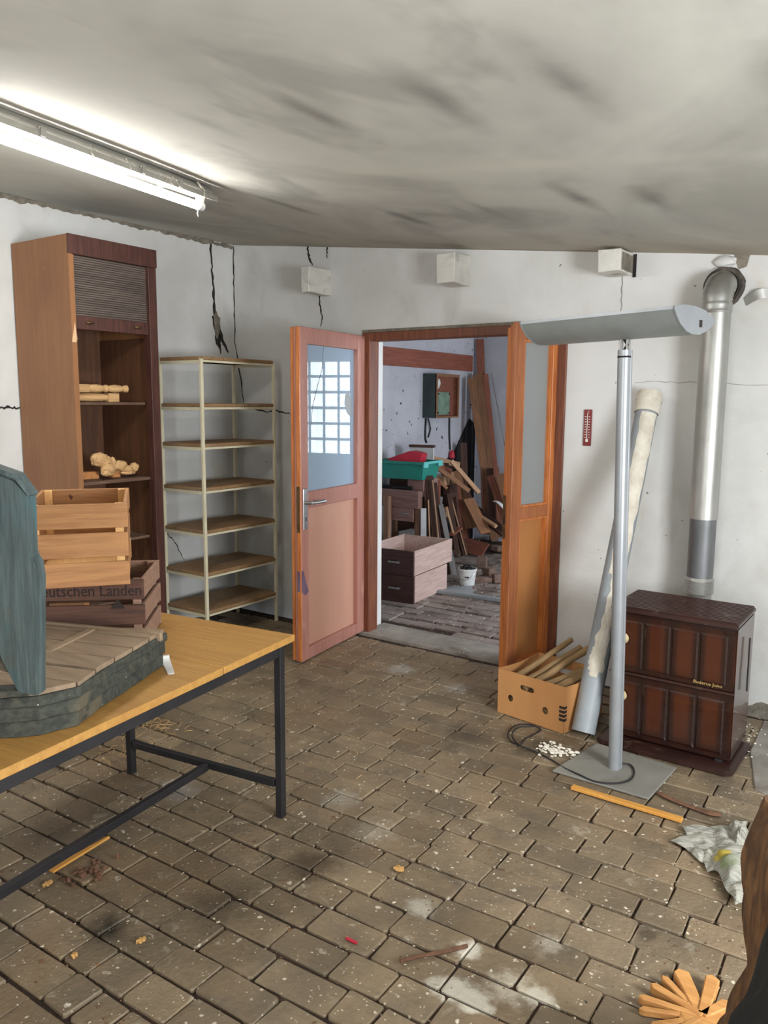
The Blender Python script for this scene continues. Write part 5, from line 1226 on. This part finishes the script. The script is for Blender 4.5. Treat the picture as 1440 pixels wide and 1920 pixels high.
wire([(xo, wl(797, 786).y, 1.38), (xo, wl(797, 786).y - 0.01, 1.2), (xo, wl(798, 830).y, wl(798, 830).z)], 0.009, 'black cable running down from the near end of the fuse box')
wire([(xo, wl(801, 786).y, 1.38), (xo + 0.01, wl(803, 800).y, wl(803, 800).z), (xo, wl(805, 806).y, wl(805, 806).z), (xo, wl(801, 820).y, wl(801, 820).z)], 0.007, 'looped loose cable end hanging below the fuse box')
sk = wl(842, 852)
wire([(xo, wl(841, 784).y, 1.38), (xo, wl(841, 810).y, 1.2), (xo, sk.y, sk.z + 0.05)], 0.009, 'straight black cable leading to the red plug')
b = B(); b.lathe([(0.03, 0), (0.034, 0.02), (0.03, 0.06), (0.012, 0.085)], 14); o = b.out('red_plug', m_red, smooth=True); o.location = (XL + 0.036, sk.y, sk.z - 0.04); tag(o, 'red power plug at the foot of the straight cable', 'plug')

# workbench with drawer
wb = thing('workbench', 'battered wooden workbench with a small drawer below the green crate', 'workbench', (-3.70, 5.9, 0))
bw = -3.70 - (XL + 0.03); 
b = B(); b.box(-bw, 0.0, 0.02, 0.38, 0.70, 0.755); b.out('top', m_bench, wb, bev=0.004)
b = B(); b.box(-bw, 0.0, 0.0, 0.03, 0.60, 0.76); b.out('apron', m_bench, wb, bev=0.003)
b = B(); b.box(-0.31, -0.06, 0.01, 0.03, 0.475, 0.61); dr = b.out('drawer_front', m_bench, wb, bev=0.003)
b = B(); b.tube([(-0.17, -0.004, 0.555), (-0.155, -0.02, 0.55), (-0.11, -0.02, 0.55), (-0.095, -0.004, 0.555)], 0.008, 8); b.out('cup_pull', m_steel, dr, smooth=True)
for x0, x1, y in ((-0.345, -0.285, -0.052), (-0.06, -0.005, 0.032), (-0.06, 0.0, 0.33), (-bw + 0.01, -bw + 0.06, 0.33), (-bw + 0.0, -bw + 0.05, 0.032)):
    b = B(); b.box(x0, x1, y, y + 0.05, 0.0, 0.70); b.out('leg', m_benchZ, wb, bev=0.003)
b = B(); b.box(-bw, -0.02, 0.06, 0.33, 0.10, 0.13); b.out('lower_shelf', m_plankD, wb)
b = B(); b.box(-bw + 0.02, -0.02, 0.36, 0.37, 0.13, 0.70); b.out('back_board', m_plankD, wb)
b = B()   # wire basket under the bench
for i in range(7):
    x = -0.27 + i * 0.026; b.tube([(x, 0.10, 0.16), (x, 0.10, 0.36)], 0.0025, 5)
for j in range(6): b.tube([(-0.27, 0.10, 0.16 + j * 0.04), (-0.11, 0.10, 0.16 + j * 0.04)], 0.0025, 5)
b.box(-0.27, -0.11, 0.11, 0.30, 0.135, 0.36); tag(b.out('wire_basket', m_white), 'white wire basket under the workbench', 'basket').location = (-3.70, 5.9, 0)
# riser board and dark roll on the bench
b = B(); b.box(-0.15, 0.02, 0.05, 0.30, 0.0, 0.10); o = b.out('bench_riser', m_bench, bev=0.003); o.location = (-3.70, 5.9, 0.757); tag(o, 'pale wooden block on the workbench under the green crate', 'wood block')
b = B(); b.box(-0.36, -0.15, 0.10, 0.40, 0.0, 0.10); o = b.out('dark_case', m_plankD, bev=0.003); o.location = (-3.72, 5.9, 0.757); tag(o, 'dark brown case at the rear of the workbench', 'case')
b = B(); b.tube([(-0.33, 0, 0), (0.0, 0, 0)], 0.018, 12); o = b.out('dark_roll', m_sack, smooth=True); o.location = (-3.79, 5.93, 0.776); o.rotation_euler = (0, 0, R_(3)); tag(o, 'black tube lying on the front of the workbench', 'tube')
# green plastic crate with light handle end
gc = thing('plastic_crate', 'teal plastic crate with pale handle on the workbench', 'plastic crate', (-3.64, 5.88, 0.86), R_(4))
GW, GD, GH = 0.50, 0.34, 0.155
def taper_box(b, x0, x1, y0, y1, z0, z1, k):
    b.add([(x0 + k, y0 + k, z0), (x1 - k, y0 + k, z0), (x1 - k, y1 - k, z0), (x0 + k, y1 - k, z0), (x0, y0, z1), (x1, y0, z1), (x1, y1, z1), (x0, y1, z1)], [(3, 2, 1, 0), (0, 1, 5, 4), (1, 2, 6, 5), (2, 3, 7, 6), (3, 0, 4, 7)])
b = B(); taper_box(b, -GW, 0, 0, GD, 0, GH, 0.03); taper_box(b, -GW + 0.008, -0.008, 0.008, GD - 0.008, 0.006, GH, 0.03); b.out('tub', m_tealP, gc)
b = B(); ring(b, -GW - 0.008, 0.008, 0, 0, 0, 0, 0, 0, 0, 0) if False else None
b.box(-GW - 0.01, 0.012, -0.012, 0.004, GH - 0.02, GH + 0.006); b.box(-GW - 0.01, 0.012, GD - 0.004, GD + 0.012, GH - 0.02, GH + 0.006); b.box(-GW - 0.01, -GW + 0.004, 0, GD, GH - 0.02, GH + 0.006); b.out('rim', m_tealP, gc, bev=0.003)
b = B(); b.box(-0.002, 0.016, -0.012, 0.07, GH - 0.045, GH + 0.008); b.box(-0.002, 0.016, GD - 0.07, GD + 0.012, GH - 0.045, GH + 0.008); b.box(-0.002, 0.016, 0.07, GD - 0.07, GH - 0.015, GH + 0.008); b.out('handle_end', m_tealL, gc, bev=0.003)
rb_ = thing('red_box', 'small red plastic box tilted inside the teal crate', 'box', (-3.73, 5.95, 0.985), R_(12))
b = B(); b.prism([(-0.30, 0.0), (0.0, 0.0), (0.02, 0.10), (-0.09, 0.125), (-0.30, 0.05)], 0, 0.17, 'xz'); b.out('body', m_red, rb_, bev=0.006, seg=2)
b = B(); b.prism([(-0.20, 0.062), (-0.12, 0.097), (-0.125, 0.118), (-0.19, 0.09)], 0.03, 0.1, 'xz'); b.out('white_label', m_white, rb_)

# long white bristled brush behind the crate
br_ = thing('bristle_brush', 'long brush with dirty white bristles lying behind the teal crate', 'brush', at(768, 850, 6.32), R_(12))
b = B(); b.box(0, 0.25, -0.03, 0.03, 0.06, 0.085); b.out('brush_back', m_plankD, br_, bev=0.004)
b = B()
for k in range(28):
    x = 0.01 + k * 0.0083
    b.box(x, x + 0.007, -0.02, 0.015, -0.06 - 0.03 * random.random(), 0.06)
tag(b.out('bristles', m_white, br_), kind='stuff')

# ------------------------------------------------------------------ timber pile and leaning planks in the workshop
WG = 'timber stored in the workshop'
def bd(x0, y0, Y0, x1, y1, Y1, wd, th_, mat, label, hint=(0.5, -0.9, 0.1), taper=1.0, nm='timber_board'):
    return board(nm, at(x0, y0, Y0), at(x1, y1, Y1), wd, th_, mat, label, 'board', hint, WG, taper=taper)
def bdf(x0, y0, Y0, x1, y1, wd, th_, mat, label, hint=(0.5, -0.9, 0.1), nm='timber_board'):
    q = gz(x1, y1); q.z = 0.015
    return board(nm, at(x0, y0, Y0), q, wd, th_, mat, label, 'board', hint, WG)
# long planks leaning into the corner
bd(900, 636, 7.90, 912, 1002, 7.80, 0.085, 0.03, m_plankR, 'tallest reddish plank standing upright in the workshop corner')
bd(883, 709, 7.62, 926, 1012, 7.45, 0.075, 0.03, m_plank, 'long grey brown plank leaning furthest from the orange door')
bd(895, 702, 7.74, 931, 1008, 7.56, 0.105, 0.03, m_plank, 'widest long plank in the middle of the leaning row')
bd(910, 702, 7.84, 941, 1006, 7.68, 0.06, 0.03, m_plankR, 'narrow reddish plank leaning beside the widest plank')
bd(869, 830, 7.42, 875, 1012, 7.35, 0.07, 0.02, m_plankD, 'dark board standing in shadow behind the heaped boards')
bd(921, 700, 7.90, 951, 860, 7.86, 0.010, 0.010, m_plankG, 'thin dark rod leaning against the far workshop wall')
b = B(); b.prism([(7.28, 0.0), (7.92, 0.0), (7.92, 1.30), (7.80, 1.36), (7.45, 0.98), (7.28, 0.93)], XL + 0.006, XL + 0.022, 'yz')  # added sheet that stands in for the dark void behind the planks
tag(b.out('dark_void_sheet', surf('void_black', ((40, 38, 40), (26, 25, 27), 8.0, (1, 1, 1)), rough=0.9)), 'black sheet added for the dark void behind the leaning planks', 'sheet')
# stubby boards at right
bd(920, 892, 7.25, 955, 992, 7.10, 0.085, 0.025, m_plankR, 'short reddish board leaning beside the broad one near the door leaf')
bd(936, 890, 7.20, 968, 985, 7.05, 0.10, 0.025, m_plank, 'short broad board leaning by the door leaf')
bd(930, 876, 7.40, 938, 990, 7.35, 0.06, 0.03, m_plankR, 'dark stub of beam standing behind the short boards')
bd(919, 878, 7.45, 924, 990, 7.40, 0.08, 0.03, m_plankD, 'dark brown stub standing beside the leaning planks')
b = B(); pts = [at(925, 940, 6.95), at(932, 941, 6.93), at(940, 947, 6.91), at(948, 958, 6.90)]
b.tube(smooth_path(pts, 4), [0.012 + 0.012 * math.sin(PI * k / 12) for k in range(13)], 8, flat=0.5); tag(b.out('curved_horn', m_white, smooth=True), 'pale curved sliver resting on the short boards', 'sliver')
# heap
bd(851, 884, 7.10, 884, 990, 6.95, 0.13, 0.014, m_plank, 'wide tan panel leaning in the middle of the heap', (0.75, -0.65, 0.2))
bd(878, 935, 6.98, 911, 1000, 6.86, 0.12, 0.014, m_plank, 'lower tan panel sliding out of the heap', (0.75, -0.5, 0.5))
q0, q1 = at(863, 987, 7.05), at(911, 1004, 7.0)
board('timber_board', (q0.x, q0.y, 0.10), (q1.x, q1.y, 0.07), 0.17, 0.014, m_plankR, 'broad reddish panel lying at the foot of the heap', 'board', (0.35, -0.7, 0.6), WG)
bdf(832, 884, 6.75, 873, 1043, 0.055, 0.02, m_plankD, 'long dark lath reaching furthest forward onto the bricks', (0.75, -0.65, 0))
bdf(838, 915, 6.9, 877, 1030, 0.05, 0.02, m_plankD, 'long dark lath standing just behind the foremost one', (0.75, -0.65, 0))
bd(834, 888, 6.72, 874, 1041, 6.925, 0.012, 0.022, m_plankL, 'pale edge lath running along the foremost dark lath', (0.75, -0.65, 0))
bd(804, 892, 6.00, 829, 1084, 5.95, 0.075, 0.018, m_plankD, 'dark upright board leaning beside the sawhorse', (0.5, -0.9, 0))
bd(811, 900, 5.975, 830, 1085, 5.93, 0.010, 0.02, m_plankL, 'pale thin lath beside the dark upright board', (0.5, -0.9, 0))
bd(803, 937, 5.96, 809, 1085, 5.94, 0.012, 0.02, m_plankL, 'pale short lath standing beside the workbench leg', (0.5, -0.9, 0))
bd(826, 946, 6.08, 852, 1078, 6.02, 0.045, 0.018, m_plankG, 'grey lath leaning across the sawhorse legs', (0.6, -0.8, 0))
bd(837, 950, 6.45, 850, 1000, 6.45, 0.02, 0.015, m_plankL, 'short pale offcut between the grey and dark laths', (0.6, -0.8, 0))
bd(800, 880, 6.30, 838, 916, 6.50, 0.030, 0.018, m_plank, 'tan lath sloping down from the teal crate', (0.2, -0.8, 0.5))
bd(806, 866, 6.40, 880, 921, 6.70, 0.045, 0.018, m_plank, 'long tan lath sloping across the top of the heap', (0.2, -0.8, 0.5))
bd(846, 864, 6.62, 898, 924, 6.78, 0.040, 0.040, m_plankL, 'bright square lath jutting out over the tan panel', (0.3, -0.8, 0.5))
bd(794, 856, 6.60, 862, 872, 6.85, 0.055, 0.02, m_plankL, 'pale board lying level across the top of the heap', (0.2, -0.9, 0.3))
bd(848, 886, 6.80, 854, 942, 6.82, 0.028, 0.02, m_plankL, 'pale short lath hanging upright in the heap', (0.4, -0.9, 0))
bd(803, 878, 6.56, 820, 912, 6.62, 0.05, 0.015, m_plankR, 'short reddish offcut under the sloping laths', (0.3, -0.9, 0.2))
bd(862, 990, 6.70, 845, 1003, 6.45, 0.06, 0.02, m_plankR, 'short reddish offcut on the floor behind the sawhorse', (0, 0, 1))
bd(794, 953, 5.93, 794, 1084, 5.92, 0.05, 0.016, surf('white_painted_lath', ((206, 208, 210), (188, 190, 192), 8.0, (1, 1, 1)), rough=0.6), 'white painted lath standing between bench and sawhorse', (0.5, -0.9, 0))
bd(900, 968, 6.98, 930, 987, 6.86, 0.035, 0.03, m_plankL, 'pale square stick poking out towards the door leaf', (0.2, -0.6, 0.8))
bd(884, 950, 7.30, 960, 1010, 7.15, 0.10, 0.03, m_plankD, 'dark plank lying low behind the pale stick', (0.2, -0.6, 0.8))
for i_, (x0, y0, Y0, x1, y1, Y1, wd_, th_, mt_, lb_) in enumerate([
    (798, 905, 5.98, 803, 1084, 5.955, 0.030, 0.018, m_plankD, 'dark short board standing against the bench end'),
    (814, 905, 6.10, 840, 1078, 6.02, 0.050, 0.016, m_plankD, 'dark board crossing in front of the grey lath'),
    (822, 900, 6.22, 820, 1070, 6.14, 0.040, 0.016, m_plankR, 'reddish narrow board upright behind the dark uprights'),
    (842, 925, 6.60, 858, 1040, 6.55, 0.045, 0.016, m_plankD, 'dark narrow board behind the foremost laths'),
    (856, 905, 7.00, 872, 1010, 6.90, 0.060, 0.016, m_plankR, 'reddish board tucked under the wide tan panel'),
    (812, 868, 6.55, 846, 884, 6.75, 0.050, 0.020, m_plankR, 'reddish board lying slanted over the sawhorse'),
    (796, 890, 6.20, 802, 912, 6.22, 0.030, 0.016, m_plankL, 'tiny pale offcut hanging below the teal crate'),
    (870, 905, 7.05, 902, 995, 6.92, 0.050, 0.016, m_plankD, 'dark board behind the wide tan panel'),
    (838, 868, 6.72, 832, 900, 6.70, 0.045, 0.016, m_plankD, 'short dark offcut under the pale top board')]):
    bd(x0, y0, Y0, x1, y1, Y1, wd_, th_, mt_, lb_)
# sawhorse carrying the heap
sw_ = thing('sawhorse', 'dark wooden sawhorse buried under the heap of boards', 'sawhorse', (-3.97, 6.72, 0.0), R_(4))
b = B(); b.box(-0.14, 0.16, -0.05, 0.05, 0.62, 0.74); b.out('beam', m_plankD, sw_, bev=0.003)
for x in (-0.10, 0.12):
    for s_ in (-1, 1):
        mx, ln = board_mx((x, s_ * 0.20, 0.0), (x, s_ * 0.055, 0.74), (0, s_, 0.2)); b = B(); b.box(0, ln, -0.035, 0.035, -0.015, 0.015, mx); b.out('leg', m_plankD, sw_)
b = B(); b.box(-0.13, 0.15, -0.15, -0.12, 0.26, 0.33); b.out('cross_bar', m_plankD, sw_)
for x, z, w_, h_ in ((0.06, 0.44, 0.11, 0.09), (-0.08, 0.45, 0.05, 0.09), (0.02, 0.745, 0.12, 0.085)):
    b = B(); b.box(x, x + w_, -0.18, -0.06, z, z + h_); o = b.out('wood_offcut', m_plankL, bev=0.003); o.location = sw_.location; o.rotation_euler = sw_.rotation_euler
    tag(o, {0.44: 'larger pale offcut wedged on the sawhorse', 0.45: 'smaller pale offcut wedged on the sawhorse', 0.745: 'pale block resting on top of the sawhorse beam'}[z], 'offcut')
b = B(); b.box(-0.14, 0.18, -0.19, -0.05, 0.425, 0.438); o = b.out('shelf_board', m_plankD, sw_)
